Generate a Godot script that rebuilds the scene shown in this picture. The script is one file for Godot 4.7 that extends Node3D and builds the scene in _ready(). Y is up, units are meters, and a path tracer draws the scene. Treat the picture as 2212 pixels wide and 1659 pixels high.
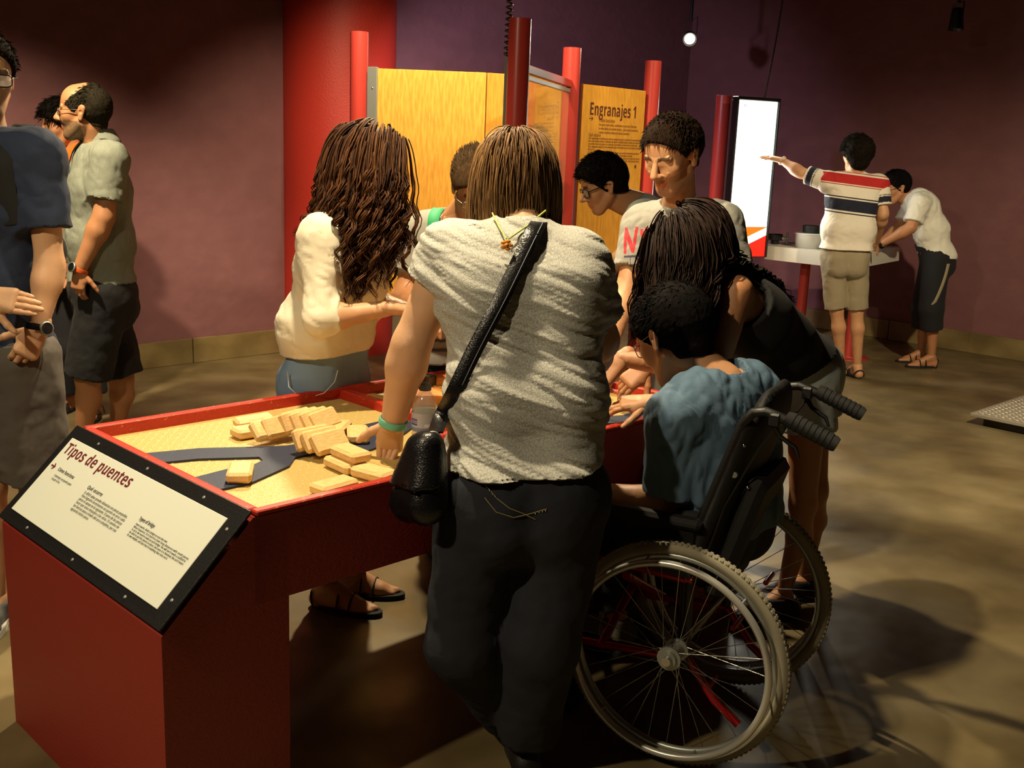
extends Node3D
# ---------------------------------------------------------------- mesh store
class Acc:
	var v := PackedVector3Array()
	var n := PackedVector3Array()
	var c := PackedColorArray()
	var uv := PackedVector2Array()
	var i := PackedInt32Array()
	func pt(p: Vector3, nn: Vector3, col: Color = Color.WHITE, t: Vector2 = Vector2.ZERO) -> int:
		v.append(p); n.append(nn); c.append(col); uv.append(t)
		return v.size() - 1
	func tri(a: int, b: int, d: int) -> void:
		var g := (v[d] - v[a]).cross(v[b] - v[a])
		if g.dot(n[a] + n[b] + n[d]) < 0.0:
			i.append(a); i.append(d); i.append(b)
		else:
			i.append(a); i.append(b); i.append(d)
	func poly(ps: Array, nn: Vector3, col: Color = Color.WHITE, uvs: Array = []) -> void:
		var s := v.size()
		for k in ps.size():
			pt(ps[k], nn, col, uvs[k] if uvs.size() > k else Vector2(ps[k].x, ps[k].y))
		for k in range(1, ps.size() - 1):
			tri(s, s + k, s + k + 1)
	func mesh(off: Vector3) -> ArrayMesh:
		var w := v.duplicate()
		for k in w.size():
			w[k] = w[k] - off
		var arr := []
		arr.resize(Mesh.ARRAY_MAX)
		arr[Mesh.ARRAY_VERTEX] = w
		arr[Mesh.ARRAY_NORMAL] = n
		arr[Mesh.ARRAY_COLOR] = c
		arr[Mesh.ARRAY_TEX_UV] = uv
		arr[Mesh.ARRAY_INDEX] = i
		var m := ArrayMesh.new()
		m.add_surface_from_arrays(Mesh.PRIMITIVE_TRIANGLES, arr)
		return m
	# box with chamfered edges, xf = centre and axes
	func rbox(xf: Transform3D, size: Vector3, bev: float, col: Color = Color.WHITE) -> void:
		var h := size * 0.5
		var b: float = min(bev, min(h.x, min(h.y, h.z)) * 0.9)
		var sg := [-1.0, 1.0]
		for ax in 3:
			var u := (ax + 1) % 3
			var w := (ax + 2) % 3
			for s in sg:
				var ps := []
				for q in [[-1.0, -1.0], [1.0, -1.0], [1.0, 1.0], [-1.0, 1.0]]:
					var p := Vector3.ZERO
					p[ax] = s * h[ax]; p[u] = q[0] * (h[u] - b); p[w] = q[1] * (h[w] - b)
					ps.append(xf * p)
				var nn := Vector3.ZERO
				nn[ax] = s
				poly(ps, (xf.basis * nn).normalized(), col, [Vector2(0, 0), Vector2(1, 0), Vector2(1, 1), Vector2(0, 1)])
		if b <= 0.0:
			return
		for ax in 3:
			var u := (ax + 1) % 3
			var w := (ax + 2) % 3
			for s in sg:
				for t in sg:
					var ps := []
					for q in [[-1.0, 0], [1.0, 0], [1.0, 1], [-1.0, 1]]:
						var p := Vector3.ZERO
						p[ax] = q[0] * (h[ax] - b)
						p[u] = s * (h[u] - (b if q[1] == 1 else 0.0)); p[w] = t * (h[w] - (0.0 if q[1] == 1 else b))
						ps.append(xf * p)
					var nn := Vector3.ZERO
					nn[u] = s; nn[w] = t
					poly(ps, (xf.basis * nn).normalized(), col)
		for s in sg:
			for t in sg:
				for r in sg:
					var c1 := xf * Vector3(s * h.x, t * (h.y - b), r * (h.z - b))
					var c2 := xf * Vector3(s * (h.x - b), t * h.y, r * (h.z - b))
					var c3 := xf * Vector3(s * (h.x - b), t * (h.y - b), r * h.z)
					poly([c1, c2, c3], (xf.basis * Vector3(s, t, r)).normalized(), col)
	func tube(ps: Array, rad, sides: int = 8, col: Color = Color.WHITE, closed: bool = false, caps: bool = true, flat: float = 1.0) -> void:
		var m := ps.size()
		if m < 2: return
		var t0: Vector3 = (ps[1] - ps[0]).normalized()
		var up := Vector3.UP if absf(t0.y) < 0.9 else Vector3.RIGHT
		var x: Vector3 = up.cross(t0).normalized()
		var s := v.size()
		var acc := 0.0
		for k in m:
			var tg: Vector3
			if closed: tg = ps[(k + 1) % m] - ps[(k + m - 1) % m]
			else: tg = ps[min(k + 1, m - 1)] - ps[max(k - 1, 0)]
			tg = tg.normalized() if tg.length_squared() > 1e-12 else t0
			x = x - tg * x.dot(tg)
			if x.length_squared() < 1e-8: x = tg.cross(Vector3(0.31, 0.53, 0.79))
			x = x.normalized()
			var y := tg.cross(x)
			var r: float = rad if (rad is float or rad is int) else rad[k]
			if k > 0: acc += (ps[k] - ps[k - 1]).length()
			for a in sides:
				var an := TAU * a / sides
				var d := x * cos(an) + y * sin(an) * flat
				var nn := x * cos(an) + y * sin(an) / flat
				pt(ps[k] + d * r, nn.normalized(), col, Vector2(float(a) / sides, acc))
		var e := m if closed else m - 1
		for k in e:
			var k2 := (k + 1) % m
			for a in sides:
				var b := (a + 1) % sides
				tri(s + k * sides + a, s + k * sides + b, s + k2 * sides + b)
				tri(s + k * sides + a, s + k2 * sides + b, s + k2 * sides + a)
		if caps and not closed:
			for q in [0, m - 1]:
				var cn: Vector3 = (ps[0] - ps[1]).normalized() if q == 0 else (ps[m - 1] - ps[m - 2]).normalized()
				var pl := []
				for a in sides: pl.append(v[s + q * sides + a])
				poly(pl, cn, col)
	func lathe(xf: Transform3D, prof: Array, segs: int = 24, col: Color = Color.WHITE) -> void:
		var s := v.size()
		var m := prof.size()
		for k in m:
			var a: Vector2 = prof[max(k - 1, 0)]
			var b: Vector2 = prof[min(k + 1, m - 1)]
			var d := (b - a).normalized()
			for j in segs:
				var an := TAU * j / segs
				var o := Vector3(cos(an), 0, sin(an))
				pt(xf * (o * prof[k].x + Vector3(0, prof[k].y, 0)), (xf.basis * (o * d.y - Vector3(0, d.x, 0))).normalized(), col, Vector2(float(j) / segs, prof[k].y))
		for k in m - 1:
			for j in segs:
				var j2 := (j + 1) % segs
				tri(s + k * segs + j, s + k * segs + j2, s + (k + 1) * segs + j2)
				tri(s + k * segs + j, s + (k + 1) * segs + j2, s + (k + 1) * segs + j)
	# polygon given in the xz plane of xf, raised by h along its y
	func prism(xf: Transform3D, pl: PackedVector2Array, h: float, col: Color = Color.WHITE) -> void:
		var id := Geometry2D.triangulate_polygon(pl)
		for top in [1, 0]:
			var s := v.size()
			var nn := (xf.basis * Vector3(0, 1 if top == 1 else -1, 0)).normalized()
			for p in pl: pt(xf * Vector3(p.x, h * top, p.y), nn, col, p)
			for k in range(0, id.size(), 3): tri(s + id[k], s + id[k + 1], s + id[k + 2])
		var ctr := Geometry2D.is_polygon_clockwise(pl)
		for k in pl.size():
			var a := pl[k]
			var b := pl[(k + 1) % pl.size()]
			var d := (b - a).normalized()
			var o := Vector3(d.y, 0, -d.x) * (1.0 if not ctr else -1.0)
			poly([xf * Vector3(a.x, 0, a.y), xf * Vector3(b.x, 0, b.y), xf * Vector3(b.x, h, b.y), xf * Vector3(a.x, h, a.y)], (xf.basis * o).normalized(), col)
	func ball(p: Vector3, r: Vector3, segs: int = 12, col: Color = Color.WHITE, bs: Basis = Basis.IDENTITY) -> void:
		var s := v.size()
		var m := segs / 2 + 1
		for k in m:
			var th := PI * k / (m - 1)
			for j in segs:
				var an := TAU * j / segs
				var o := Vector3(sin(th) * cos(an), cos(th), sin(th) * sin(an))
				pt(p + bs * (o * r), (bs * (o / r)).normalized(), col, Vector2(float(j) / segs, th))
		for k in m - 1:
			for j in segs:
				var j2 := (j + 1) % segs
				tri(s + k * segs + j, s + k * segs + j2, s + (k + 1) * segs + j2)
				tri(s + k * segs + j, s + (k + 1) * segs + j2, s + (k + 1) * segs + j)

# ---------------------------------------------------------------- smooth body fields, meshed as surface nets
class Field:
	var A := PackedVector3Array()
	var BA := PackedVector3Array()
	var IV := PackedFloat32Array()
	var RA := PackedFloat32Array()
	var RD := PackedFloat32Array()
	var AX := PackedVector3Array()
	var SQ := PackedFloat32Array()
	var FL := PackedInt32Array()
	var k := 0.03
	var planes := []
	var holes := []
	var noise: FastNoiseLite = null
	var amp := 0.0
	var nb := Basis.IDENTITY
	func bone(a: Vector3, b: Vector3, ra: float, rb: float = -1.0, fl: int = 0, ax: Vector3 = Vector3.ZERO, sq: float = 1.0) -> void:
		A.append(a); BA.append(b - a)
		var l := (b - a).length_squared()
		IV.append(1.0 / l if l > 1e-9 else 0.0)
		RA.append(ra); RD.append((rb if rb >= 0.0 else ra) - ra)
		AX.append(ax.normalized()); SQ.append(sq); FL.append(fl)
	func one(p: Vector3, i: int) -> float:
		var w := p - A[i]
		var ba := BA[i]
		var tt := w.dot(ba) * IV[i]
		var t := clampf(tt, 0.0, 1.0)
		var q := w - ba * t
		var s := SQ[i]
		if s != 1.0:
			q += AX[i] * (q.dot(AX[i]) * (s - 1.0))
		var d := q.length() - RA[i] - RD[i] * t
		var fl := FL[i]
		if fl != 0:
			var L := ba.length()
			if fl & 1: d = maxf(d, (tt - 1.0) * L)
			if fl & 2: d = maxf(d, -tt * L)
		return d
	func at(p: Vector3, ids: PackedInt32Array) -> float:
		var d := 9.0
		for i in ids:
			var e := one(p, i)
			var h := k - absf(d - e)
			d = minf(d, e)
			if h > 0.0: d -= h * h / (4.0 * k)
		if noise != null: d += amp * noise.get_noise_3dv(nb * p)
		for q in planes: d = maxf(d, (p - q[0]).dot(q[1]))
		for q in holes: d = maxf(d, q[1] - (p - q[0]).length())
		return d
	func build(acc: Acc, cell: float, paint = null, uvf = null) -> void:
		var lo := Vector3(1e9, 1e9, 1e9)
		var hi := -lo
		for i in A.size():
			var r := Vector3.ONE * (maxf(RA[i], RA[i] + RD[i]) + cell * 2.0 + amp + k * 0.25)
			var b := A[i] + BA[i]
			lo = lo.min(A[i] - r).min(b - r)
			hi = hi.max(A[i] + r).max(b + r)
		var B := 5
		var nbx := int(ceil((hi.x - lo.x) / cell / B))
		var nby := int(ceil((hi.y - lo.y) / cell / B))
		var nbz := int(ceil((hi.z - lo.z) / cell / B))
		var nx := nbx * B + 1
		var ny := nby * B + 1
		var nz := nbz * B + 1
		var sy := nx
		var sz := nx * ny
		var vals := PackedFloat32Array()
		vals.resize(nx * ny * nz)
		vals.fill(99.0)
		var vid := PackedInt32Array()
		vid.resize(nx * ny * nz)
		vid.fill(-1)
		var hd := cell * B * 0.87
		var smax := 1.0
		for s in SQ: smax = maxf(smax, s)
		var act := []
		for bz in nbz:
			for by in nby:
				for bx in nbx:
					var cp := lo + Vector3(bx + 0.5, by + 0.5, bz + 0.5) * (cell * B)
					var ids := PackedInt32Array()
					var dm := 9.0
					for i in A.size():
						var e := one(cp, i)
						if e < hd * (SQ[i] if SQ[i] > 1.0 else 1.0) + k + amp:
							ids.append(i)
						dm = minf(dm, e)
					if ids.is_empty(): continue
					if dm > hd * smax + k + amp: continue
					var full := at(cp, ids)
					if full < -(hd * smax + amp): continue
					if full > hd * smax + k + amp: continue
					act.append([bx * B, by * B, bz * B])
					for z in range(bz * B, bz * B + B + 1):
						for y in range(by * B, by * B + B + 1):
							var o := z * sz + y * sy + bx * B
							for x in B + 1:
								if vals[o + x] == 99.0:
									vals[o + x] = at(lo + Vector3(bx * B + x, y, z) * cell, ids)
		var cof := [0, 1, sy, sy + 1, sz, sz + 1, sz + sy, sz + sy + 1]
		var ed := [[0, 1], [2, 3], [4, 5], [6, 7], [0, 2], [1, 3], [4, 6], [5, 7], [0, 4], [1, 5], [2, 6], [3, 7]]
		var cv := [Vector3(0, 0, 0), Vector3(1, 0, 0), Vector3(0, 1, 0), Vector3(1, 1, 0), Vector3(0, 0, 1), Vector3(1, 0, 1), Vector3(0, 1, 1), Vector3(1, 1, 1)]
		var cells := PackedInt32Array()
		var g := PackedFloat32Array()
		g.resize(8)
		for b in act:
			for z in range(b[2], b[2] + B):
				for y in range(b[1], b[1] + B):
					var o: int = z * sz + y * sy + b[0]
					for x in B:
						var m := 0
						var q := o + x
						for j in 8:
							var w := vals[q + cof[j]]
							g[j] = w
							if w < 0.0: m += 1
						if m == 0 or m == 8: continue
						var s := Vector3.ZERO
						var cnt := 0
						for e in ed:
							var a0 := g[e[0]]
							var b0 := g[e[1]]
							if (a0 < 0.0) != (b0 < 0.0):
								var ca: Vector3 = cv[e[0]]
								s += ca.lerp(cv[e[1]], a0 / (a0 - b0))
								cnt += 1
						var nn := Vector3(g[1] + g[3] + g[5] + g[7] - g[0] - g[2] - g[4] - g[6], g[2] + g[3] + g[6] + g[7] - g[0] - g[1] - g[4] - g[5], g[4] + g[5] + g[6] + g[7] - g[0] - g[1] - g[2] - g[3]).normalized()
						var P := lo + (Vector3(b[0] + x, y, z) + s / cnt) * cell
						var col := Color.WHITE
						if paint != null: col = paint.call(P, nn)
						var t := Vector2.ZERO
						if uvf != null: t = uvf.call(P)
						vid[q] = acc.pt(P, nn, col, t)
						cells.append(q)
		for q in cells:
			var v0 := vals[q] < 0.0
			for ax in 3:
				var st: int = [1, sy, sz][ax]
				var v1 := vals[q + st] < 0.0
				if v0 == v1: continue
				var u: int = [sy, sz, 1][ax]
				var w: int = [sz, 1, sy][ax]
				if q - u - w < 0: continue
				var a := vid[q]
				var b := vid[q - u]
				var c := vid[q - u - w]
				var d := vid[q - w]
				if b < 0 or c < 0 or d < 0: continue
				if v0:
					acc.i.append(a); acc.i.append(c); acc.i.append(b)
					acc.i.append(a); acc.i.append(d); acc.i.append(c)
				else:
					acc.i.append(a); acc.i.append(b); acc.i.append(c)
					acc.i.append(a); acc.i.append(c); acc.i.append(d)

# ---------------------------------------------------------------- nodes, names, materials
var org := Vector3.ZERO
var taken := {}
var M := {}
var rng := RandomNumberGenerator.new()
func numbered(nm: String) -> String:
	var q: int = taken.get(nm, 0)
	taken[nm] = q + 1
	return nm if q == 0 else "%s_%03d" % [nm, q]
func tag(o: Node, label: String, cat: String, group: String = "", kind: String = "") -> void:
	o.set_meta("label", label)
	if cat != "": o.set_meta("category", cat)
	if group != "": o.set_meta("group", group)
	if kind != "": o.set_meta("kind", kind)
func thing(nm: String, label: String, cat: String, at: Vector3 = Vector3.ZERO, group: String = "") -> Node3D:
	var o := Node3D.new()
	o.name = numbered(nm)
	add_child(o)
	o.position = at
	org = at
	tag(o, label, cat, group)
	return o
func mk(nm: String, src, mat: Material, parent: Node, off = null) -> MeshInstance3D:
	var o := MeshInstance3D.new()
	o.name = nm
	if src is Acc: o.mesh = src.mesh(org if off == null else off)
	else: o.mesh = src
	o.material_override = mat
	o.cast_shadow = GeometryInstance3D.SHADOW_CASTING_SETTING_ON
	parent.add_child(o, true)
	return o
func struct(nm: String, src, mat: Material, label: String) -> MeshInstance3D:
	org = Vector3.ZERO
	var o := mk(numbered(nm), src, mat, self)
	o.set_meta("kind", "structure")
	o.set_meta("label", label)
	return o
func lin(r: float, g: float, b: float) -> Color:
	return Color(r / 255.0, g / 255.0, b / 255.0).srgb_to_linear()
func rgb(r: float, g: float, b: float) -> Color:
	return Color(r / 255.0, g / 255.0, b / 255.0)
func mat(col: Color, rough: float = 0.7, metal: float = 0.0, vcol: bool = false) -> StandardMaterial3D:
	var m := StandardMaterial3D.new()
	m.albedo_color = col
	m.roughness = rough
	m.metallic = metal
	if vcol:
		m.vertex_color_use_as_albedo = true
		m.albedo_color = Color.WHITE
	return m
func noise(seed_: int, freq: float, oct: int = 3) -> FastNoiseLite:
	var f := FastNoiseLite.new()
	f.seed = seed_
	f.frequency = freq
	f.noise_type = FastNoiseLite.TYPE_SIMPLEX_SMOOTH
	f.fractal_octaves = oct
	return f
func ntex(f: FastNoiseLite, size: int, normal: bool, strength: float, ramp: Gradient = null) -> NoiseTexture2D:
	var t := NoiseTexture2D.new()
	t.width = size
	t.height = size
	t.seamless = true
	t.noise = f
	t.as_normal_map = normal
	t.bump_strength = strength
	if ramp != null: t.color_ramp = ramp
	return t
func grad(cols: Array, offs: Array) -> Gradient:
	var g := Gradient.new()
	g.colors = PackedColorArray(cols)
	g.offsets = PackedFloat32Array(offs)
	return g
func weave(m: StandardMaterial3D, tex: Texture2D, scale: float, strength: float) -> StandardMaterial3D:
	m.uv1_triplanar = true
	m.uv1_scale = Vector3.ONE * scale
	m.normal_enabled = true
	m.normal_texture = tex
	m.normal_scale = strength
	return m
func frame(p: Vector3, y: Vector3, xh: Vector3) -> Transform3D:
	var yy := y.normalized()
	var x := (xh - yy * xh.dot(yy)).normalized()
	return Transform3D(Basis(x, yy, x.cross(yy)), p)
func text(s: String, size: float, at: Transform3D, col: Material, parent: Node, nm: String = "lettering", bold: int = 400, width: float = 0.0) -> void:
	var t := TextMesh.new()
	var f := SystemFont.new()
	f.font_names = PackedStringArray(["Droid Sans"])
	f.font_weight = bold
	t.font = f
	t.text = s
	t.font_size = 64
	t.pixel_size = size / 64.0
	t.depth = 0.0006
	t.curve_step = 4.0 if size < 0.012 else 1.0
	t.horizontal_alignment = HORIZONTAL_ALIGNMENT_LEFT
	t.vertical_alignment = VERTICAL_ALIGNMENT_TOP
	var o := MeshInstance3D.new()
	o.name = nm
	o.mesh = t
	o.material_override = col
	parent.add_child(o, true)
	var b := at.basis
	if width > 0.0:
		var w: float = t.get_aabb().size.x
		if w > 0.001: b = Basis(b.x * (width / w), b.y, b.z)
	o.transform = Transform3D(b, at.origin)
# ---------------------------------------------------------------- places
const TE := Vector3(0.7060, 0, -0.7082)
const TN := Vector3(-0.7082, 0, -0.7060)
const TB := Vector3(-0.54, 0, -2.16)
func tp(e: float, n: float, y: float) -> Vector3:
	return TB + TE * e + TN * n + Vector3(0, y, 0)
func tbas() -> Basis:
	return Basis(TE, Vector3.UP, -TN)      # x along the table, y up, z towards its near side
const RA := Vector3(0.70711, 0, -0.70711)
const RB := Vector3(0.70711, 0, 0.70711)
func rp(a: float, b: float, y: float) -> Vector3:
	return RA * a + RB * b + Vector3(0, y, 0)
func rbas() -> Basis:
	return Basis(RA, Vector3.UP, RB)
func slab(a0: float, a1: float, b0: float, b1: float, y0: float, y1: float, bev: float = 0.0) -> Acc:
	var k := Acc.new()
	k.rbox(Transform3D(rbas(), rp((a0 + a1) / 2, (b0 + b1) / 2, (y0 + y1) / 2)), Vector3(a1 - a0, y1 - y0, b1 - b0), bev)
	return k

func lamp(nm: String, label: String, at: Vector3, target: Vector3, col: Color, energy: float, angle: float, lit: bool = true, top: float = 3.6) -> void:
	var dir := (target - at).normalized()
	var root := thing(nm, label, "lamp", at)
	var xf := frame(at, -dir, Vector3(0.3, 0, 1))
	var k := Acc.new()
	k.lathe(xf, [Vector2(0.0, 0.16), Vector2(0.035, 0.155), Vector2(0.045, 0.12), Vector2(0.05, 0.05), Vector2(0.058, 0.0), Vector2(0.054, 0.0), Vector2(0.046, 0.03), Vector2(0.0, 0.032)], 20)
	mk("housing", k, M.black, root)
	k = Acc.new()
	var side := xf.basis.x
	k.tube([at + side * 0.062 - dir * 0.06, at + side * 0.062 - dir * 0.06 + Vector3(0, 0.13, 0), at - side * 0.062 - dir * 0.06 + Vector3(0, 0.13, 0), at - side * 0.062 - dir * 0.06], 0.006, 6)
	mk("yoke", k, M.black, root)
	k = Acc.new()
	k.tube([at - dir * 0.06 + Vector3(0, 0.13, 0), Vector3(at.x - dir.x * 0.06, top, at.z - dir.z * 0.06)], 0.012, 8)
	mk("stem", k, M.black, root)
	if lit:
		k = Acc.new()
		k.lathe(xf, [Vector2(0.0, 0.012), Vector2(0.03, 0.016), Vector2(0.043, 0.024)], 20)
		var g := mat(col, 0.5)
		g.emission_enabled = true
		g.emission = col
		g.emission_energy_multiplier = 6.0
		mk("bulb_face", k, g, root)
		var s := SpotLight3D.new()
		s.name = "light"
		s.light_color = col
		s.light_energy = energy
		s.spot_angle = angle
		s.spot_angle_attenuation = 0.6
		s.spot_range = 20.0
		s.spot_attenuation = 2.0
		s.light_size = 0.05
		s.shadow_enabled = true
		root.add_child(s)
		s.look_at_from_position(at + dir * 0.01, target, Vector3(0.01, 0, 1))

func materials() -> void:
	var fine := ntex(noise(3, 0.08, 3), 256, true, 6.0)
	var cloth := ntex(noise(5, 0.25, 2), 256, true, 5.0)
	M.fine = fine
	M.cloth = cloth
	M.black = weave(mat(rgb(17, 17, 19), 0.45), fine, 6.0, 0.15)
	M.rubber = weave(mat(rgb(20, 20, 22), 0.75), cloth, 20.0, 0.4)
	M.steel = mat(rgb(158, 162, 158), 0.4, 0.55)
	M.chrome = mat(rgb(190, 190, 188), 0.22, 1.0)
	M.white = mat(rgb(226, 224, 214), 0.5)
	M.ink = mat(rgb(24, 22, 20), 0.8)
	M.maroon = mat(rgb(92, 14, 22), 0.7)
	M.brownink = mat(rgb(84, 36, 8), 0.8)
	# painted red board of the exhibits
	M.red = weave(mat(rgb(150, 44, 36), 0.5), fine, 5.0, 0.2)
	M.redpost = mat(rgb(176, 58, 50), 0.33)
	M.redcol = weave(mat(rgb(190, 52, 40), 0.55), fine, 3.0, 0.2)
	# chipped red paint of the rim: real chips showing pale wood
	var rim := mat(Color.WHITE, 0.5)
	rim.albedo_texture = ntex(noise(21, 0.035, 4), 512, false, 1.0, grad([rgb(166, 36, 18), rgb(174, 40, 20), rgb(150, 30, 16), rgb(214, 150, 90)], [0.0, 0.5, 0.80, 0.84]))
	rim.uv1_triplanar = true
	rim.uv1_scale = Vector3.ONE * 3.0
	M.rim = rim
	var fl := mat(Color.WHITE, 0.3)
	fl.albedo_texture = ntex(noise(11, 0.006, 5), 1024, false, 1.0, grad([rgb(92, 80, 54), rgb(108, 95, 65), rgb(118, 104, 73), rgb(132, 118, 86)], [0.1, 0.42, 0.6, 0.92]))
	fl.roughness_texture = ntex(noise(12, 0.012, 4), 512, false, 1.0, grad([Color(0.3, 0.3, 0.3), Color(0.55, 0.55, 0.55)], [0.2, 0.8]))
	fl.roughness = 1.0
	fl.uv1_triplanar = true
	fl.uv1_world_triplanar = true
	fl.uv1_scale = Vector3.ONE * 0.28
	fl.normal_enabled = true
	fl.normal_texture = ntex(noise(13, 0.02, 3), 512, true, 2.0)
	fl.normal_scale = 0.25
	M.floor = fl
	var bb: StandardMaterial3D = fl.duplicate()
	bb.albedo_texture = ntex(noise(15, 0.01, 5), 512, false, 1.0, grad([rgb(104, 88, 54), rgb(130, 112, 72), rgb(150, 132, 90)], [0.15, 0.5, 0.9]))
	bb.uv1_scale = Vector3.ONE * 0.6
	M.base = bb
	var wl := mat(Color.WHITE, 0.8)
	wl.albedo_texture = ntex(noise(17, 0.02, 5), 512, false, 1.0, grad([rgb(122, 80, 84), rgb(132, 88, 91)], [0.2, 0.8]))
	wl.uv1_triplanar = true
	wl.uv1_world_triplanar = true
	wl.uv1_scale = Vector3.ONE * 0.5
	wl.normal_enabled = true
	wl.normal_texture = fine
	wl.normal_scale = 0.08
	M.wall = wl
	M.ceil = mat(rgb(30, 28, 34), 0.9)
	# beech veneer panels: vertical grain
	var fw := noise(31, 0.02, 4)
	var wood := mat(Color.WHITE, 0.42)
	wood.albedo_texture = ntex(fw, 512, false, 1.0, grad([rgb(196, 136, 46), rgb(212, 152, 56), rgb(222, 164, 66)], [0.15, 0.5, 0.85]))
	wood.uv1_triplanar = true
	wood.uv1_scale = Vector3(6.0, 0.7, 6.0)
	M.panel = wood
	var bl := mat(Color.WHITE, 0.55)
	bl.albedo_texture = ntex(noise(33, 0.02, 4), 512, false, 1.0, grad([rgb(212, 172, 112), rgb(228, 190, 130), rgb(234, 198, 140)], [0.2, 0.55, 0.85]))
	bl.uv1_triplanar = true
	bl.uv1_scale = Vector3(3.0, 22.0, 22.0)
	M.block = bl
	var ow: StandardMaterial3D = bl.duplicate()
	ow.albedo_texture = ntex(noise(34, 0.02, 4), 256, false, 1.0, grad([rgb(186, 110, 40), rgb(206, 130, 54)], [0.2, 0.8]))
	M.orangewood = ow
	M.mat_tan = weave(mat(rgb(190, 164, 100), 0.42), fine, 8.0, 0.35)
	M.river = weave(mat(rgb(34, 44, 70), 0.6), cloth, 10.0, 0.5)

func room() -> void:
	struct("floor", slab(-6, 9.13, -6.78, 4.5, -0.2, 0.0), M.floor, "polished brown concrete floor of the exhibition hall")
	struct("ceiling", slab(-6.2, 9.33, -6.98, 4.7, 3.6, 3.8), M.ceil, "dark ceiling of the exhibition hall")
	struct("wall_left", slab(-6.2, 9.33, -6.98, -6.78, -0.2, 3.6), M.wall, "wine red painted wall behind the man in the grey polo")
	struct("wall_right", slab(9.13, 9.33, -6.98, 4.7, -0.2, 3.6), M.wall, "wine red painted wall behind the glowing sign")
	struct("wall_front", slab(-6.2, 9.33, 4.5, 4.7, -0.2, 3.6), M.wall, "wine red wall on the near side of the hall")
	struct("wall_back", slab(-6.2, -6.0, -6.98, 4.7, -0.2, 3.6), M.wall, "wine red wall at the end of the hall")
	# stone baseboards, one slab piece after another with open joints
	for w in 2:
		var o := Node3D.new()
		o.name = "baseboard_left" if w == 0 else "baseboard_right"
		add_child(o)
		o.set_meta("kind", "structure")
		o.set_meta("label", "row of tan stone skirting slabs along the %s wall" % ["left", "right"][w])
		for k in 13:
			var a := Acc.new()
			var s := -6.0 + 1.2 * k if w == 0 else -6.75 + 1.2 * k
			var e: float = min(s + 1.194, 9.1 if w == 0 else 4.49)
			if e - s < 0.1: continue
			if w == 0: a.rbox(Transform3D(rbas(), rp((s + e) / 2, -6.77, 0.0875)), Vector3(e - s, 0.175, 0.02), 0.003)
			else: a.rbox(Transform3D(rbas(), rp(9.12, (s + e) / 2, 0.0875)), Vector3(0.02, 0.175, e - s), 0.003)
			mk("slab" if k == 0 else "slab_%03d" % k, a, M.base, o, Vector3.ZERO)
	var c := Acc.new()
	c.lathe(Transform3D(Basis.IDENTITY, Vector3(-1.36, 0, -8.1)), [Vector2(0.42, 0.0), Vector2(0.42, 3.6)], 64)
	struct("trim_1", c, M.redcol, "thick round bright red column against the wall")

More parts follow.
